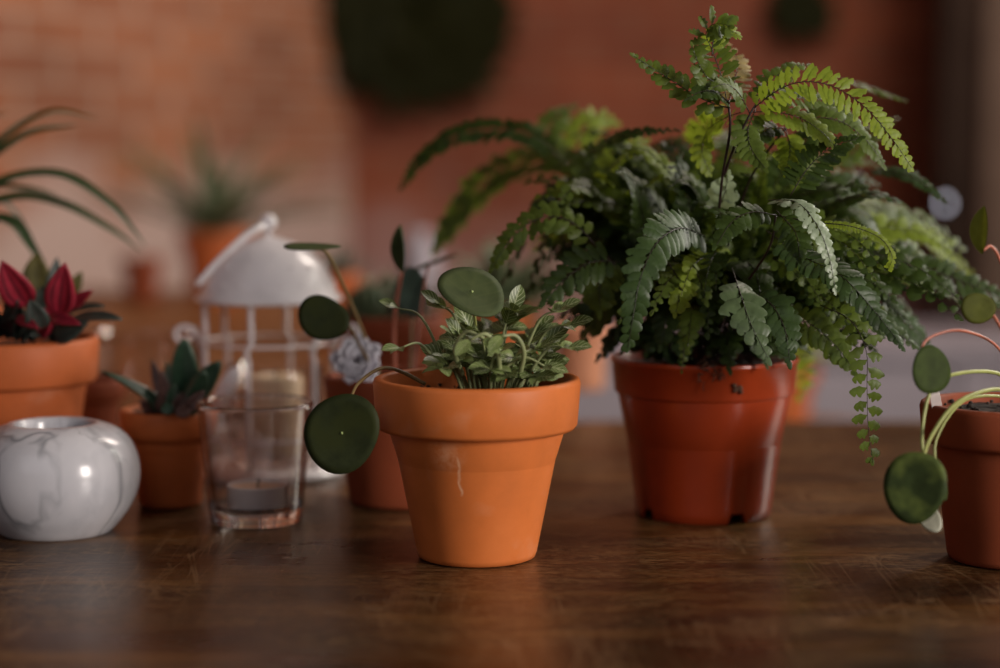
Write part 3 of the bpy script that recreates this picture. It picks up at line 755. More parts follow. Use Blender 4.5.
for k in range(9):       # short leaves lying around the rim
    phi = R(-165)+R(155)*k/8+rr.uniform(-.1, .1); dirv = Vector((math.cos(phi), math.sin(phi), 0))
    b0 = crown+dirv*0.025; p1 = b0+dirv*0.03+Vector((0,0,0.022)); p2 = b0+dirv*rr.uniform(0.042, 0.052)+Vector((0,0,rr.uniform(0.0, 0.014)))
    frond(fern, [b0, p1, p2], 24, 6, rr.choice([D, B, D]), hint=(dirv.x*0.6, -0.6, 0.6), s0=0.2, rnd=rr)

# ================================================================== FRONT POT (nerve plant)
fpt = thing('potted_nerve_plant', 'bright orange terracotta pot of small white-veined leaves, front and centre', 'potted plant', xat(477, 553, 1.128))
H1 = 0.1062
add_pot(fpt, 0.0605, 0.0352, H1, 0.0300, M['terra_front'], 0.013)
o = fpt.location; rr = random.Random(5)
stm = MB(); lf = MB(); lf2 = MB()
def sprig(b, tip, n, size, mb, face=(0, -0.35, 0.9)):
    c = catmull([b, b.lerp(tip, 0.5)+Vector((0, 0, 0.25*(tip-b).length)), tip], 10)
    stm.tube(c, [0.0011-0.0006*i/10 for i in range(11)], 6)
    t = (c[-1]-c[-3]).normalized(); sd = t.cross(Vector((0,0,1))).normalized()
    for k in range(n):
        s = c[10-2*k]; z = size*(0.62+0.25*k)
        for sg in (-1, 1):
            d = (sd*sg*math.cos(0.5)+t*0.6+Vector((0, 0, rr.uniform(-0.05, 0.4)))).normalized()
            m_ = mb if rr.random() < 0.6 else lf2
            m_.leaf(s, d, Vector(face)+Vector((rr.uniform(-.3, .3), rr.uniform(-.3, .3), 0)), z*rr.uniform(0.85, 1.2), z*rr.uniform(0.50, 0.66), 'ellip', rr.uniform(0.2, 0.9), 0.22, 8, 2, 0.015)
    mb.leaf(c[-1], t+Vector((0, 0, 0.35)), face, size*0.85, size*0.5, 'ellip', 0.4, 0.25)
cr = Vector((o.x+0.004, o.y+0.002, TZ+H1-0.010))
spr = []
for k in range(58):
    phi = k*2.39996; q = math.sqrt(((k % 44)+0.5)/44)
    dirv = Vector((math.cos(phi), math.sin(phi), 0))
    dirv.x = max(dirv.x, -0.55)
    b = cr+dirv*0.028*q+Vector((0.004, 0, 0))
    reach = 0.012+0.038*q*rr.uniform(0.8, 1.1)
    if dirv.x < -0.3: reach *= 0.85
    tip = b+dirv*reach*0.6+Vector((0, 0, rr.uniform(0.022, 0.056)*(1.1-0.62*q)))
    if k >= 44: tip.z = b.z+0.012+rr.uniform(0, .006); tip.x -= 0.002
    tip.x = min(tip.x, o.x+0.040)
    if dirv.x < -0.2: tip.z = max(tip.z, TZ+H1+0.010)
    sprig(b, tip, 2 if q > 0.35 else 3, rr.uniform(0.014, 0.020), lf, (rr.uniform(-.4, .4), rr.uniform(-0.9, -0.2), 0.75))
# the outermost sprigs that the photo shows
for b, t, sz, n in (((440, 368, 1.12), (400, 348, 1.10), 0.0145, 1), ((445, 365, 1.13), (398, 308, 1.12), 0.014, 1), ((530, 372, 1.10), (568, 348, 1.09), 0.0165, 2),
                    ((520, 365, 1.11), (560, 310, 1.10), 0.016, 2), ((500, 372, 1.09), (545, 366, 1.082), 0.016, 1), ((470, 365, 1.12), (440, 305, 1.11), 0.0165, 2),
                    ((525, 368, 1.12), (570, 325, 1.11), 0.0165, 2), ((490, 372, 1.085), (500, 352, 1.075), 0.016, 1)):
    sprig(P(*b), P(*t), n, sz, lf, (0, -0.6, 0.7))
for b, m1, m2, t in (((462, 374, 1.09), (455, 350, 1.08), (466, 332, 1.075), (484, 338, 1.07)), ((500, 374, 1.085), (497, 350, 1.075), (486, 334, 1.07), (470, 340, 1.07)), ((520, 374, 1.09), (524, 352, 1.08), (516, 336, 1.075), (502, 336, 1.07))):
    stm.tube(catmull(FP([b, m1, m2, t]), 16), [0.0016-0.0008*q/16 for q in range(17)], 8)
    lf2.leaf(P(*t), P(t[0]+(t[0]-m2[0]), t[1]+14, t[2]-0.01)-P(*t), (0, -0.8, 0.5), 0.013, 0.007, 'ellip', 0.5, 0.2)
stm.build('stems', M['fitt_stem'], fpt, world=o)
lf.build('foliage', M['fitt'], fpt, world=o)['label'] = 'dark green leaves with white veins'
lf2.build('foliage', M['fitt2'], fpt, world=o)['label'] = 'paler green leaves'
def pilea(root, c, r, ry, nrm, up, mat, stem_pts, smat, seed=0, label=None, cup=0.045, rs=0.0011, dot=True):
    C0 = P(*c); mb = MB(); mb.disc(C0, nrm, up, r*PXM(c[2]), ry*PXM(c[2]), cup, seed=seed)
    L = mb.build('leaf', mat, root, world=root.location)
    if label: L['label'] = label
    s = MB(); pts = [C0-Vector(nrm).normalized()*0.001]+FP(stem_pts)
    c_ = catmull(pts, 30); s.tube(c_, [rs*(0.75+0.35*i/30) for i in range(31)], 8); st_ = s.build('leaf_stalk', smat, root, world=root.location)
    if dot:
        d_ = MB(); d_.sphere(C0+Vector(nrm).normalized()*0.0003, 0.0008, 10, 6); k = d_.build('stalk_scar', M['vein_dot'], root, world=root.location)
    return L
pilea(fpt, (342, 433, 1.09), 39, 40, (-0.12, -1, 0.10), (0, 0, 1), M['pilea'], [(352, 395, 1.105), (362, 380, 1.115), (382, 368, 1.125), (402, 372, 1.13), (425, 384, 1.135)], M['petiole_brown'], 2, 'large dark round leaf hanging left of the pot')
pilea(fpt, (472, 292, 1.10), 36, 33, (0.25, -0.60, 0.76), (0.25, 0.3, 1), M['pilea_light'], [(476, 330, 1.125), (474, 372, 1.137), (474, 388, 1.14)], M['petiole'], 5, 'round grey-green leaf standing above the others', rs=0.0009)

# ================================================================== RIGHT POT
rp = thing('potted_pancake_plant', 'dark red-brown terracotta pot cut by the right edge, round leaves on stalks', 'potted plant', xat(1007, 558, 1.12))
HR = 0.0925
add_pot(rp, 0.0518, 0.0345, HR, 0.0235, M['terra_dark'], 0.007)
pilea(rp, (931, 370, 1.05), 21, 26, (0.35, -0.9, 0.1), (-0.25, 0, 1), M['pilea_green'], [(922, 348, 1.055), (935, 335, 1.06), (965, 331, 1.07), (1000, 350, 1.10), (1020, 402, 1.12), (1021, 414, 1.12)], M['petiole_red'], 3, 'dark round leaf on a red stalk', dot=False, rs=0.0009)
pilea(rp, (915, 487, 1.03), 30, 39, (-0.35, -0.93, 0.10), (0.12, 0, 1), M['pilea_two'], [(922, 462, 1.035), (932, 435, 1.045), (958, 402, 1.06), (1000, 389, 1.09), (1030, 405, 1.12), (1032, 414, 1.12)], M['petiole'], 8, 'round leaf mottled light and dark green', dot=False, rs=0.0013)
pilea(rp, (944, 489, 1.045), 9, 12, (0.8, -0.5, 0.15), (0, 0, 1), M['pilea_two'], [(935, 470, 1.045), (922, 445, 1.05), (930, 392, 1.06), (955, 374, 1.07), (1000, 374, 1.10), (1015, 400, 1.125), (1016, 414, 1.125)], M['petiole'], 9, None, dot=False, rs=0.0012)
pilea(rp, (928, 515, 1.05), 11, 20, (-0.3, -0.8, 0.3), (-0.5, 0, 1), M['pale_under'], [(934, 500, 1.05), (938, 478, 1.052), (936, 440, 1.055), (965, 400, 1.075), (1010, 398, 1.11), (1012, 414, 1.115)], M['petiole'], 12, 'pale leaf hanging low', dot=False, rs=0.0009)
pilea(rp, (978, 308, 1.06), 17, 16, (0.1, -1, 0.1), (0.1, 0, 1), M['pilea_olive'], [(990, 312, 1.063), (1002, 330, 1.075), (1020, 370, 1.10), (1027, 414, 1.115)], M['petiole_red'], 4, 'small olive round leaf', dot=False, rs=0.0010)
tip = MB(); tip.leaf(P(982, 254, 1.07), P(980, 208, 1.07)-P(982, 254, 1.07), (-0.75, -0.55, 0.1), 0.0265, 0.0125, 'ellip', 0.25, 0.5, 10, 3)
tip.build('leaf', M['pilea_olive'], rp, world=rp.location)['label'] = 'narrow leaf seen edge on'
s = MB(); s.tube(catmull(FP([(983, 250, 1.07), (992, 247, 1.072), (1003, 268, 1.08), (1026, 340, 1.11), (1034, 414, 1.12)]), 24), 0.0009, 8); s.build('leaf_stalk', M['petiole_red'], rp, world=rp.location)
tg = MB(); a = P(930, 418, 1.10); tg.box(P(936, 402, 1.105), (0.006, 0.0009, 0.030), Matrix.Rotation(R(-12), 3, 'Y')); bevel(tg.build('plant_label', M['tag'], rp, world=rp.location, smooth=False), 0.0003)['label'] = 'white plastic marker stuck in at the rim'

# ================================================================== LEFT GROUP
# marble tea-light holder
mh = xat(56, 520, 1.204)
m = MB(); prof = [(0, 0), (0.034, 0), (0.036, 0.0008)]
mp_ = catmull([(0.0350, 0.0012, 0), (0.0385, 0.0050, 0), (0.0455, 0.0140, 0), (0.0508, 0.0250, 0), (0.0526, 0.0360, 0), (0.0513, 0.0470, 0), (0.0467, 0.0572, 0), (0.0388, 0.0642, 0), (0.0295, 0.0680, 0)], 40)
prof = [(0, 0), (0.0335, 0)]+[(v.x, v.y) for v in mp_]
prof += [(0.0262, 0.0688), (0.0240, 0.0678), (0.0230, 0.0655), (0.0226, 0.045), (0.0215, 0.0435), (0, 0.0432)]
m.lathe(prof, 96); mo = m.build('marble_candle_holder', M['marble'], None, loc=mh)
tag(mo, 'rounded white marble tealight holder with grey veins, at left edge', 'candle holder')

# glass tumbler with tealight
g0 = xat(256.5, 518, 1.237)
m = MB(); m.lathe([(0, 0.0015), (0.018, 0.001), (0.0270, 0), (0.0288, 0.0010), (0.0294, 0.0035), (0.0300, 0.008), (0.0304, 0.012), (0.0370, 0.0745), (0.0374, 0.0765), (0.0369, 0.0778), (0.0359, 0.0778), (0.0352, 0.0765), (0.0350, 0.0745), (0.0280, 0.0125), (0.0262, 0.0098), (0.022, 0.0088), (0, 0.0085)], 96)
for i_, f_ in enumerate(m.f):
    zs = [m.v[q][2] for q in f_]
    if max(zs) > 0.02 and min(zs) < 0.0744: m.mi[i_] = 1
tag(m.build('glass_tumbler', [M['glass'], M['thin_glass']], None, loc=g0), 'clear tapered glass tumbler holding a tealight, left of the round dark leaf', 'glass')
tl = thing('tealight', 'small tealight in a silver cup, inside the clear tumbler', 'candle', g0+Vector((0.001, 0, 0.0093)))
m = MB(); m.lathe([(0, 0), (0.0185, 0), (0.0193, 0.0008), (0.0195, 0.0140), (0.0199, 0.0145), (0.0195, 0.0150), (0.0190, 0.0147), (0.0189, 0.0120), (0, 0.0118)], 64); m.build('cup', M['tin'], tl)
m = MB(); m.lathe([(0.0188, 0.0119), (0.0188, 0.0131), (0.014, 0.0128), (0.004, 0.0125), (0, 0.0123)], 48); m.build('wax', M['waxwhite'], tl)
m = MB(); m.tube([(0, 0, 0.012), (0.0004, 0, 0.016), (0.0015, 0, 0.0185)], 0.0006, 6); m.build('wick', M['wick'], tl)

# small pot with broad dark succulent
sp_ = thing('potted_succulent', 'small orange pot of upright dark green leaves, between marble holder and tumbler', 'potted plant', xat(170, 500, 1.293))
HS = 0.0655
add_pot(sp_, 0.0325, 0.0212, HS, 0.0195, M['terra_small'], 0.006, th=0.004)
YS = 1.285
def lf_px(root, a, b, Y1, Y2, W, mat, nrm=(0, -1, 0.3), shape='ellip', bend=0.2, fold=0.3, label=None, thick=0.0012):
    A = P(a[0], a[1], Y1); B_ = P(b[0], b[1], Y2); mb = MB()
    d = B_-A; L = d.length; nr = Vector(nrm)
    nn = (nr-d.normalized()*nr.dot(d.normalized())).normalized()
    d0 = d.normalized()*math.cos(bend/2)+nn*math.sin(bend/2)
    mb.leaf(A, d0, nn, L*1.02, W*PXM(Y1), shape, bend, fold, 12, 3)
    ob = mb.build('leaf', mat, root, world=root.location)
    sm = ob.modifiers.new('solid', 'SOLIDIFY'); sm.thickness = thick; sm.offset = 0
    if label: ob['label'] = label
    return ob
S1, S2 = M['succ_dark'], M['succ_brown']
lf_px(sp_, (187, 416), (184, 341), 1.29, 1.28, 29, S1, (0, -1, 0.3), 'obl', thick=0.003)
lf_px(sp_, (182, 414), (219, 363), 1.285, 1.27, 24, S1, (0.2, -1, 0.5), 'obl', thick=0.002)
lf_px(sp_, (172, 416), (104, 371), 1.28, 1.26, 15, S1, (0, -0.6, 0.8), 'blade', 0.5, 0.4, thick=0.0022)
lf_px(sp_, (188, 416), (204, 372), 1.27, 1.255, 19, S1, (0.4, -1, 0.2), 'obl', thick=0.002)
lf_px(sp_, (168, 416), (152, 360), 1.29, 1.30, 11, S2, (0, -1, 0.1), thick=0.002, label='brownish withered leaf')
lf_px(sp_, (166, 416), (162, 372), 1.27, 1.262, 12, S2, (0.3, -1, 0.1), thick=0.002)
lf_px(sp_, (175, 416), (167, 362), 1.30, 1.31, 12, S1, thick=0.002)
for k, (dx, dy) in enumerate(((-30, -14), (-22, -26), (-12, -18), (4, -30), (14, -22), (26, -12), (34, -24), (-4, -12), (20, -6))):
    lf_px(sp_, (170+dx*0.3, 415), (170+dx, 415+dy), 1.28-0.004*k, 1.27-0.002*k, 13, S1 if k % 2 else S2, (dx*0.02, -1, 0.4), thick=0.0016)

# big pot with the crimson peperomia
bp = thing('potted_peperomia', 'orange terracotta pot with crimson and dark pointed leaves, cut by left edge', 'potted plant', xat(12, 490, 1.31))
add_pot(bp, 0.0604, 0.041, 0.112, 0.031, M['terra'], 0.010)
C_, K_, O_ = M['crimson'], M['pep_dark'], M['pep_olive']
lf_px(bp, (59, 314), (65, 264), 1.255, 1.235, 31, C_, (0.1, -1, 0.1), 'ovate', 0.3, 0.35, 'crimson striped leaf standing up')
lf_px(bp, (28, 306), (2, 262), 1.255, 1.235, 34, C_, (-0.1, -1, 0.2), 'ovate', 0.4, 0.3, 'crimson striped leaf at the frame edge')
lf_px(bp, (2, 298), (22, 292), 1.265, 1.25, 14, C_, (0, -1, 0.5), 'ovate')
lf_px(bp, (68, 308), (92, 290), 1.28, 1.27, 13, C_, (0, -1, 0.2), 'ovate')
lf_px(bp, (48, 318), (80, 324), 1.255, 1.235, 14, C_, (0, -0.8, 0.6), 'ovate')
lf_px(bp, (16, 318), (38, 328), 1.255, 1.235, 12, C_, (0, -0.8, 0.6), 'ovate')
lf_px(bp, (38, 300), (36, 254), 1.32, 1.33, 30, O_, (0, -1, 0.1), 'ovate', label='olive leaf behind')
lf_px(bp, (52, 300), (57, 258), 1.30, 1.30, 16, K_, (0.3, -1, 0.1), 'ovate')
lf_px(bp, (68, 296), (82, 272), 1.33, 1.33, 14, O_, (0.3, -1, 0.1), 'ovate')
lf_px(bp, (60, 326), (121, 318), 1.27, 1.25, 17, K_, (0, -0.5, 0.9), 'ellip', 0.6)
lf_px(bp, (42, 328), (30, 300), 1.25, 1.24, 24, K_, (0, -1, 0.3), 'ovate', 0.7)
lf_px(bp, (62, 318), (104, 306), 1.29, 1.28, 15, K_, (0, -0.4, 0.9), 'ellip', 0.6)
rr = random.Random(12)
for k in range(26):
    x = rr.uniform(-55, 88); y = rr.uniform(282, 334) if x < 70 else rr.uniform(312, 332)
    bx = 12+(x-12)*0.55
    lf_px(bp, (bx, 338), (x, y), 1.30+rr.uniform(-0.03, 0.03), 1.28+rr.uniform(-0.045, 0.04), rr.uniform(18, 26), K_ if rr.random() < 0.86 else C_, (rr.uniform(-.4, .4), -1, rr.uniform(0.1, 0.8)), 'ovate', rr.uniform(0.3, 0.9))

# pot behind centre-left: white echeveria and pancake leaves
b2 = thing('potted_succulent', 'dark terracotta pot of white rosette and round leaves, behind the front pot', 'potted plant', xat(400, 498, 1.305))
HB = 0.087
add_pot(b2, 0.0505, 0.0345, HB, 0.024, M['terra_dark'], 0.006)
ec = MB(); C0 = P(357, 361, 1.275); ax = Vector((-0.1, -0.86, 0.5)).normalized(); e1 = ax.orthogonal().normalized(); e2 = ax.cross(e1)
for k in range(34):
    q = (k+1)/34; a = k*2.39996; tilt = R(18+62*q)
    rd = e1*math.cos(a)+e2*math.sin(a); d = ax*math.cos(tilt)+rd*math.sin(tilt)
    ec.leaf(C0-ax*0.006+rd*0.0012, d, ax*math.sin(tilt)-rd*math.cos(tilt), 0.008+0.012*q, 0.0055+0.006*q, 'spoon', -0.35, 0.25, 6, 2)
ro = ec.build('rosette', M['eche'], b2, world=b2.location); ro['label'] = 'powdery white rosette'
sm = ro.modifiers.new('solid', 'SOLIDIFY'); sm.thickness = 0.0012
s = MB(); s.tube([C0-ax*0.005, P(368, 376, 1.29), P(372, 392, 1.292)], 0.003, 8); s.build('rosette_stem', M['petiole'], b2, world=b2.location)
pilea(b2, (323, 318, 1.22), 26, 23, (-0.15, -1, 0.2), (0.3, 0, 1), M['pilea'], [(345, 322, 1.23), (362, 350, 1.26), (378, 378, 1.29), (382, 392, 1.30)], M['petiole_brown'], 7, 'dark round leaf facing forward', dot=False)
pilea(b2, (313, 247, 1.23), 30, 11, (0.0, -0.22, 1), (0, 1, 0.3), M['pilea_light'], [(326, 252, 1.233), (342, 282, 1.25), (362, 330, 1.275), (380, 378, 1.30), (386, 392, 1.30)], M['petiole_brown'], 6, 'round leaf seen from its edge', dot=False, rs=0.0013)
pilea(b2, (412, 293, 1.33), 17, 26, (0.1, -1, 0.05), (0, 0, 1), M['pilea_blue'], [(412, 320, 1.33), (410, 378, 1.315), (410, 392, 1.31)], M['petiole_brown'], 11, None, dot=False)
pilea(b2, (436, 262, 1.33), 22, 6, (-0.35, -0.15, 1), (0, 1, 0), M['pilea_light'], [(428, 268, 1.33), (420, 320, 1.32), (414, 378, 1.31), (414, 392, 1.31)], M['petiole_red'], 13, None, dot=False)
lf_px(b2, (402, 272), (400, 226), 1.28, 1.27, 17, M['pilea_light'], (-0.5, -0.8, 0.1), 'ellip', 0.2, 0.6, 'pointed leaf seen edge on')
s = MB(); s.tube(catmull(FP([(402, 272, 1.28), (398, 292, 1.285), (394, 330, 1.295), (396, 392, 1.30)]), 14), 0.0013, 8); s.build('leaf_stalk', M['petiole_red'], b2, world=b2.location)

# cactus pot further back
c2 = thing('potted_cactus', 'dark terracotta pot with a fuzzy low cactus, behind the white rosette', 'potted plant', xat(392, 430, 1.60))
add_pot(c2, 0.045, 0.032, 0.102, 0.022, M['terra_dark'], 0.006)
rr = random.Random(4)
for cx, cy, cr_, ch in ((-0.018, -0.01, 0.019, 0.030), (0.012, -0.006, 0.016, 0.024), (-0.004, 0.016, 0.015, 0.034)):
    m = MB(); prof = []
    n = 64; rows = []
    vs = []
    for i in range(11):
        t = i/10*PI*0.5; r = cr_*math.cos(t)**0.6 if i < 10 else 0.0005; z = ch*math.sin(t)
        for k in range(n):
            a = 2*PI*k/n; q = r*(1+0.09*math.cos(a*12)); vs.append((cx+q*math.cos(a), cy+q*math.sin(a), 0.096+z))
    m.add(vs, [(i*n+k, i*n+(k+1) % n, (i+1)*n+(k+1) % n, (i+1)*n+k) for i in range(10) for k in range(n)]+[tuple(10*n+k for k in range(n))])
    m.build('cactus_body', M['cactus'], c2)
    s = MB()
    for k in range(150):
        a = rr.uniform(0, 6.28); t = rr.uniform(0.1, PI/2); d = Vector((math.cos(a)*math.cos(t), math.sin(a)*math.cos(t), math.sin(t)))
        p = Vector((cx, cy, 0.096))+Vector((d.x*cr_, d.y*cr_, d.z*ch))
        s.tube([p, p+d*rr.uniform(0.005, 0.012)], [0.0004, 0.0001], 3)
    o_ = s.build('spines', M['spine'], c2); o_['kind'] = 'stuff'

# small dark pot behind left and glass bowl
b3 = thing('terracotta_pot', 'small empty dark terracotta pot, in shade behind the left orange pot', 'flower pot', xat(92, 450, 1.50))
add_pot(b3, 0.0285, 0.020, 0.062, 0.018, M['terra_dark'], 0.008, th=0.004)
m = MB(); m.lathe([(0, 0), (0.034, 0), (0.040, 0.004), (0.047, 0.020), (0.050, 0.045), (0.049, 0.070), (0.0465, 0.080), (0.048, 0.084), (0.0505, 0.086), (0.050, 0.088), (0.047, 0.088), (0.0445, 0.084), (0.0435, 0.080),
     (0.046, 0.070), (0.047, 0.045), (0.044, 0.021), (0.038, 0.008), (0.032, 0.005), (0, 0.005)], 80)
tag(m.build('glass_jar', M['thin_glass'], None, loc=xat(148, 440, 1.61)), 'low clear glass jar, blurred behind the small orange pot', 'jar')

# ------------------------------------------------------------------ white lantern
LX = xat(271, 470, 1.42)
lan = thing('metal_lantern', 'white metal birdcage lantern with a domed roof and ball knob', 'lantern', LX)
zd = 0.1285
W_ = M['white_metal']
m = MB(); m.lathe([(0, 0.0), (0.052, 0.0), (0.054, 0.002), (0.054, 0.005), (0.050, 0.008), (0, 0.008)], 64); m.build('base', W_, lan)
m = MB(); m.lathe([(0.0515, zd-0.001), (0.0535, zd), (0.0535, zd+0.002), (0.050, zd+0.0045), (0.0470, zd+0.013), (0.0405, zd+0.0255), (0.0310, zd+0.0350), (0.0205, zd+0.0412), (0.010, zd+0.0445), (0.006, zd+0.046), (0, zd+0.0465),
     (0, zd+0.045), (0.010, zd+0.0430), (0.0300, zd+0.0338), (0.0390, zd+0.0245), (0.0455, zd+0.0125), (0.049, zd+0.004), (0.0505, zd-0.0005), (0.0515, zd-0.001)], 72); m.build('domed_roof', W_, lan)
dots = MB()
for ring, (q, zz, nn) in enumerate(((0.0472, zd+0.013, 20), (0.0407, zd+0.0257, 16), (0.0312, zd+0.0353, 12))):
    for k in range(nn):
        a = 2*PI*k/nn+ring*0.13; dots.sphere((q*math.cos(a), q*math.sin(a), zz), 0.0013, 8, 6)
dots.build('beading', M['tin'], lan)
m = MB(); m.tube([(0, 0, zd+0.045), (0, 0, zd+0.0535)], 0.0022, 10); m.sphere((0, 0, zd+0.0565), 0.0063, 20, 12); m.build('knob', W_, lan)
# carrying handle folded to the left over the roof
hp = []
for k in range(21):
    a = PI*k/20; hp.append(Vector((-0.002-0.0450*math.sin(a), 0.008*math.cos(a)-0.030*math.sin(a), zd+0.0545-0.041*math.sin(a)**1.35)))
m = MB(); m.tube(hp, 0.0023, 8)
m.build('handle', W_, lan)
for k in range(6):
    a = R(-102+60*k); rr_ = 0.0475
    c0 = Vector((rr_*math.cos(a), rr_*math.sin(a), 0)); td = Vector((-math.sin(a), math.cos(a), 0))
    m = MB()
    pth = [(0, 0.008), (0, 0.05), (0, 0.088), (-0.0015, 0.093), (0.0025, 0.101), (0.0025, zd+0.001)]
    m.tube([c0+td*x+Vector((0, 0, z)) for x, z in pth], 0.0021, 6)
    m.build('upright', W_, lan)
for zz in (0.030, 0.098):
    m = MB(); m.tube([Vector((0.0478*math.cos(2*PI*k/48), 0.0478*math.sin(2*PI*k/48), zz)) for k in range(49)], 0.0012, 6, False); m.build('hoop', W_, lan)
for sg, zz, mirror in ((-1, 0.103, 1), (1, 0.103, 1), (-1, 0.052, -1)):
    m = MB(); pts = []
    for k in range(22):
        t = k/21; a = t*PI*1.9; r = 0.0105*(1-0.62*t)
        pts.append(Vector((sg*(0.052+0.0085-r*math.cos(a)*0.9), -0.012, zz+mirror*(r*math.sin(a)*0.75))))
    pts = [Vector((sg*0.0475, -0.004, zz-0.012*mirror))]+pts
    m.tube(pts, 0.0022, 7); m.build('scroll', W_, lan)
# oval catch plate hanging at the front left
m = MB(); cp = P(226, 388, 1.362)-LX; rot = Matrix.Rotation(R(28), 3, 'Y')
ring = []
m.sphere((0, 0, 0), 0.0170, 20, 12, (0.36, 0.16, 1.0)); m.v = [tuple(rot @ Vector(v)+cp) for v in m.v]
m.tube([cp+rot @ Vector((0, 0, -0.0155)), cp+Vector((-0.004, 0.012, -0.02)), Vector((-0.038, -0.028, 0.058))], 0.0015, 6)
m.build('door_catch', W_, lan)
cj = thing('votive_candle', 'cream candle in a clear glass cup, inside the white lantern', 'candle', LX+Vector((0.004, 0, 0.0085)))
m = MB(); m.lathe([(0, 0), (0.031, 0), (0.033, 0.002), (0.0355, 0.072), (0.035, 0.073), (0.0338, 0.072), (0.0312, 0.005), (0, 0.005)], 64); m.build('glass_cup', M['thin_glass'], cj)
m = MB(); m.lathe([(0, 0.0055), (0.0195, 0.0055), (0.0200, 0.007), (0.0202, 0.062), (0.0185, 0.0645), (0.015, 0.0635), (0, 0.0615)], 48); m.build('wax', M['wax'], cj)
m = MB(); m.tube([(0, 0, 0.0610), (0.0005, 0, 0.069)], 0.0008, 6); m.build('wick', M['wick'], cj)

# ------------------------------------------------------------------ spider plant at the left edge
sy = 1.40
spd = thing('potted_spider_plant', 'long arching dark leaves reaching in from the left edge', 'potted plant', xat(-75, 440, sy))
add_pot(spd, 0.062, 0.044, 0.125, 0.030, M['terra'], 0.010)
SPD = [([(-70, 300), (-40, 200), (20, 140), (78, 125)], 10, 0), ([(-70, 300), (-40, 190), (0, 143), (50, 113), (98, 118)], 7, 0.04), ([(-70, 300), (-50, 220), (0, 184), (60, 176), (110, 205), (146, 246)], 9, -0.02),
       ([(-70, 300), (-50, 230), (10, 200), (60, 205), (110, 230), (142, 252)], 9, 0.02), ([(-70, 300), (-45, 250), (-10, 222), (15, 225), (32, 248), (48, 270)], 9, -0.04), ([(-70, 300), (-60, 200), (-30, 130), (8, 112)], 7, 0.05),
       ([(-70, 300), (-50, 220), (-10, 190), (30, 190), (60, 196)], 7, 0.03), ([(-70, 300), (-60, 210), (-20, 195), (16, 215), (36, 262)], 6, 0.06), ([(-70, 300), (-90, 200), (-130, 150), (-190, 180)], 9, 0), ([(-70, 300), (-80, 180), (-100, 110), (-140, 90)], 9, -0.03), ([(-70, 300), (-110, 230), (-160, 220), (-210, 270)], 9, 0.03)]
for pts, w, dy in SPD:
    pts3 = [P(x, y, sy+dy*(i/(len(pts)-1))) for i, (x, y) in enumerate(pts)]; pts3[0] = Vector((spd.location.x+random.uniform(-.01, .01), sy+dy*0.2, TZ+0.114))
    c = catmull(pts3, 28); mb = MB(); vs = []; uv = []
    for i, p in enumerate(c):
        u = i/28; t = (c[min(i+1, 28)]-c[max(i-1, 0)]).normalized(); nr = Vector((0, -0.5, 0.85)); nr = (nr-t*nr.dot(t)).normalized(); sd = t.cross(nr)
        ww = w*PXM(sy)*0.95*(1-u**3)*min(1, 0.4+u*3)+0.0003
        for j in (-1, -0.5, 0, 0.5, 1): vs.append(p+sd*ww*j+nr*abs(j)*ww*0.45); uv.append((u, 0.5+j*0.5))
    mb.add(vs, [(i*5+j, i*5+j+1, (i+1)*5+j+1, (i+1)*5+j) for i in range(28) for j in range(4)], uv)
    mb.build('leaf', M['spider'], spd, world=spd.location)

# ------------------------------------------------------------------ far, blurred pots
def grassy(name, label, cat, px, Y, rt, hh, leaves, Lm, Wm, mat, pmat, seed, spread=0.8, z=TZ, shape='blade', bend=0.7, group=None):
    t = thing(name, label, cat, Vector((P(px, 300, Y).x, Y, z)), group)
    add_pot(t, rt, rt*0.68, hh, hh*0.25, pmat, 0.01)
    rnd = random.Random(seed)
    for k in range(leaves):
        phi = k*2.39996+rnd.uniform(-.2, .2); el = rnd.uniform(0.25, spread); d = Vector((math.cos(phi)*math.sin(el), math.sin(phi)*math.sin(el), math.cos(el)))
        mb = MB(); mb.leaf(Vector((math.cos(phi)*0.01, math.sin(phi)*0.01, hh-0.009)), d, Vector((-math.cos(phi), -math.sin(phi), 0.5)), Lm*rnd.uniform(0.7, 1.1), Wm, shape, bend*rnd.uniform(0.4, 1.2)*1.0, 0.4, 10, 2)
        ob = mb.build('leaf', mat, t); sm = ob.modifiers.new('solid', 'SOLIDIFY'); sm.thickness = 0.0015
    return t
grassy('potted_aloe', 'blurred orange pot with long grey-green spiky leaves, left of the lantern top', 'potted plant', 216, 3.05, 0.057, 0.108, 26, 0.23, 0.020, M['aloe'], M['terra_far'], 1, 1.15)
t = thing('terracotta_pot', 'tiny blurred orange pot below the tips of the arching leaves', 'flower pot', Vector((P(142, 300, 3.0).x, 3.0, TZ)))
add_pot(t, 0.034, 0.024, 0.070, 0.019, M['terra_dark'], 0.008, th=0.004)
grassy('potted_plant', 'blurred orange pot with thin leaves, between the lantern roof and upright leaf', 'potted plant', 332, 2.35, 0.036, 0.088, 14, 0.055, 0.012, M['pilea_blue'], M['terra_far'], 2, 1.0)
grassy('potted_plant', 'blurred orange pot with soft green leaves, seen above the front pot', 'potted plant', 502, 2.15, 0.027, 0.062, 30, 0.095, 0.022, M['aloe'], M['terra_far'], 3, 1.0, shape='ellip')
t = thing('terracotta_pot', 'blurred light orange pot between the front pot and the fern pot', 'flower pot', Vector((P(580, 360, 1.92).x, 1.92, TZ)))
add_pot(t, 0.031, 0.024, 0.066, 0.018, M['terra_pale'], 0.008, th=0.004)
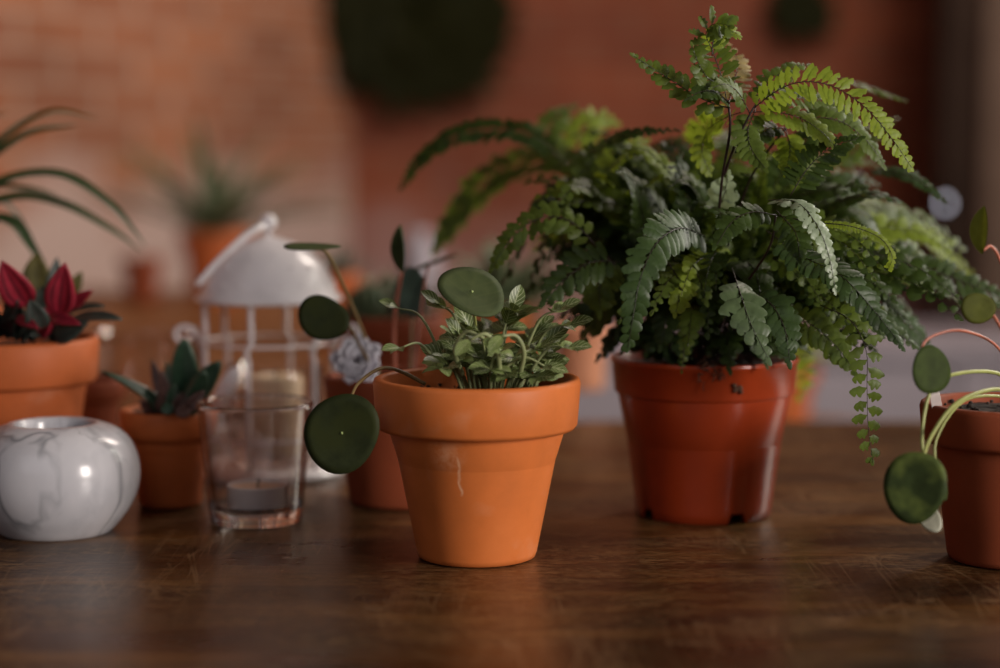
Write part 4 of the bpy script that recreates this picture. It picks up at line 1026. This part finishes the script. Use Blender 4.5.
# white vases
m = MB(); m.lathe([(0, 0), (0.022, 0), (0.032, 0.02), (0.034, 0.05), (0.026, 0.085), (0.016, 0.10), (0.018, 0.115), (0.016, 0.115), (0.014, 0.10), (0.022, 0.083), (0.030, 0.05), (0.028, 0.02), (0, 0.006)], 48)
tag(m.build('vase', M['white_paint'], None, loc=Vector((P(419, 250, 2.9).x, 2.9, TZ))), 'blurred whitish vase beyond the upright pointed leaf', 'vase')
# stool with a pot behind the fern's right side
st_ = thing('wooden_stool', 'blurred low wooden stool beyond the table, right of the fern pot', 'stool', Vector((P(770, 400, 2.55).x, 2.55, 0)))
m = MB(); m.lathe([(0, 0.59), (0.145, 0.59), (0.15, 0.595), (0.15, 0.612), (0.145, 0.617), (0, 0.617)], 48); m.build('seat', M['benchwood'], st_)
for k in range(4):
    a = R(45+90*k); m = MB(); m.tube([(0.14*math.cos(a), 0.14*math.sin(a), 0), (0.10*math.cos(a), 0.10*math.sin(a), 0.592)], [0.014, 0.017], 10); m.build('leg', M['legwood'], st_)
m = MB(); m.tube([Vector((0.128*math.cos(2*PI*k/32), 0.128*math.sin(2*PI*k/32), 0.2)) for k in range(33)], 0.007, 8, False); m.build('footring', M['legwood'], st_)
grassy('potted_plant', 'blurred orange pot with yellow-green leaves, right of the fern pot', 'potted plant', 781, 2.5, 0.050, 0.090, 16, 0.085, 0.030, M['lime_leaf'], M['terra_far'], 4, 1.1, z=0.617, shape='ellip')
# low white sideboard by the back wall
sb = thing('sideboard', 'low pale lavender-white sideboard along the far wall, behind the fern', 'cabinet', Vector((0.62, 3.75, 0)))
m = MB(); m.box((0, 0, 0.33), (1.24, 0.38, 0.54)); bevel(m.build('body', M['white_paint'], sb, smooth=False), 0.006)
m = MB(); m.box((0, 0, 0.615), (1.30, 0.42, 0.03)); bevel(m.build('top', M['white_paint'], sb, smooth=False), 0.006)
for k in range(3):
    m = MB(); m.box((-0.41+0.41*k, -0.199, 0.33), (0.385, 0.018, 0.50)); d_ = bevel(m.build('door', M['white_paint'], sb, smooth=False), 0.004)
    m = MB(); m.sphere((-0.27+0.41*k, -0.219, 0.36), 0.013, 14, 10); h_ = m.build('knob', M['tin'], d_)
for sx in (-1, 1):
    for sy_ in (-1, 1):
        m = MB(); m.box((sx*0.56, sy_*0.14, 0.03), (0.05, 0.05, 0.06)); bevel(m.build('leg', M['white_paint'], sb, smooth=False), 0.004)

# wreaths on the far wall
def wreath(label, px, py, Rr, Rt, n, seed, Y=5.2):
    c = P(px, py, Y-0.075); rnd = random.Random(seed); t = thing('leafy_wreath', label, 'wreath', c, None)
    m = MB(); m.tube([Vector((Rr*math.cos(2*PI*k/40), 0.03, Rr*math.sin(2*PI*k/40))) for k in range(41)], 0.03, 8, False); m.build('ring', M['twig'], t)
    m = MB()
    for k in range(n):
        a = rnd.uniform(0, 2*PI); rd = Vector((math.cos(a), 0, math.sin(a))); tg_ = Vector((-math.sin(a), 0, math.cos(a)))
        b = rd*(Rr+rnd.uniform(-Rt, Rt)*0.5)+Vector((0, rnd.uniform(-0.03, 0.03), 0))
        m.leaf(b, tg_+rd*rnd.uniform(-1, 1)+Vector((0, rnd.uniform(-0.5, 0.05), 0)), Vector((rnd.uniform(-.5, .5), -1, rnd.uniform(-.5, .5))), Rt*rnd.uniform(0.6, 1.0), Rt*0.34, 'ellip', 0.3, 0.2, 5, 1)
    m.build('foliage', M['wreath'], t)
    m = MB(); m.tube([(0, 0.0, Rr), (0, 0.03, Rr+0.05), (0, 0.10, Rr+0.06)], 0.004, 8); m.build('hook', M['twig'], t)
wreath('big dark green leafy wreath hung on the brick wall, cut by the top edge', 418, 8, 0.115, 0.16, 700, 1)
wreath('smaller dark dried wreath on the wall, above the bright fern frond', 800, 6, 0.032, 0.075, 220, 2)
# glowing bead on a cord, added to give the round highlight at right
bl = thing('highlight_bead', 'small glowing bead added for a round highlight, right of the fern', 'light', P(945, 203, 3.6))
Bz = bl.location.z
m = MB(); m.sphere((0, 0, 0), 0.0060, 14, 10, (1, 1, 1.3)); m.build('glow_bead', M['glow_bead'], bl)
m = MB(); m.lathe([(0, 0.014), (0.0035, 0.014), (0.004, 0.005), (0.003, 0.003), (0, 0.003)], 16); m.build('bead_cap', M['dark_wood'], bl)
m = MB(); m.tube([(0, 0, 0.013), (0, 0, 3.0-Bz)], 0.0009, 6); m.build('cord', M['dark_wood'], bl)
cm = MB(); cm.box((0.3, 2.6, 3.03), (5.0, 6.2, 0.06)); 
struct(cm.build('ceiling', M['pillar'], smooth=False))

# ------------------------------------------------------------------ light
def area(name, loc, target, sx, sy, energy, color):
    d = bpy.data.lights.new(name, 'AREA'); d.shape = 'RECTANGLE'; d.size = sx; d.size_y = sy; d.energy = energy; d.color = color
    o = bpy.data.objects.new(name, d); col.objects.link(o); o.location = loc
    o.rotation_euler = (Vector(target)-Vector(loc)).to_track_quat('-Z', 'Y').to_euler(); return o
area('window_light', (1.75, -0.25, 1.36), (0.0, 1.2, 0.83), 0.45, 0.75, 47, (1.0, 0.91, 0.84))
area('side_window_light', (1.55, 2.05, 1.55), (0.1, 1.25, 0.85), 0.40, 0.9, 20, (1.0, 0.95, 0.84))
area('soft_front_light', (-0.7, -0.9, 2.1), (-0.1, 1.3, 0.8), 2.0, 1.5, 6.5, (0.95, 0.93, 1.0))
area('far_window_light', (1.0, 2.8, 2.4), (-1.3, 4.2, 1.1), 0.8, 0.8, 44, (1.0, 0.86, 0.76))
w = bpy.data.worlds.new('World'); bpy.context.scene.world = w; w.use_nodes = True
bg = w.node_tree.nodes['Background']; bg.inputs[0].default_value = (0.92, 0.86, 0.88, 1); bg.inputs[1].default_value = 0.05

# ------------------------------------------------------------------ camera
cd = bpy.data.cameras.new('Camera'); cam = bpy.data.objects.new('Camera', cd); col.objects.link(cam)
cam.location = (0, 0, CZ); cam.rotation_euler = (R(90)-PITCH, 0, 0)
cd.sensor_width = 36; cd.lens = F/1000*36; cd.clip_start = 0.02
cd.dof.use_dof = True; cd.dof.focus_distance = 1.125; cd.dof.aperture_fstop = cd.lens/1000/0.028; cd.dof.aperture_blades = 0
sc = bpy.context.scene; sc.camera = cam
sc.view_settings.view_transform = 'Standard'; sc.view_settings.look = 'None'; sc.view_settings.gamma = 1; sc.view_settings.use_curve_mapping = False
sc.view_settings.exposure = 0.0
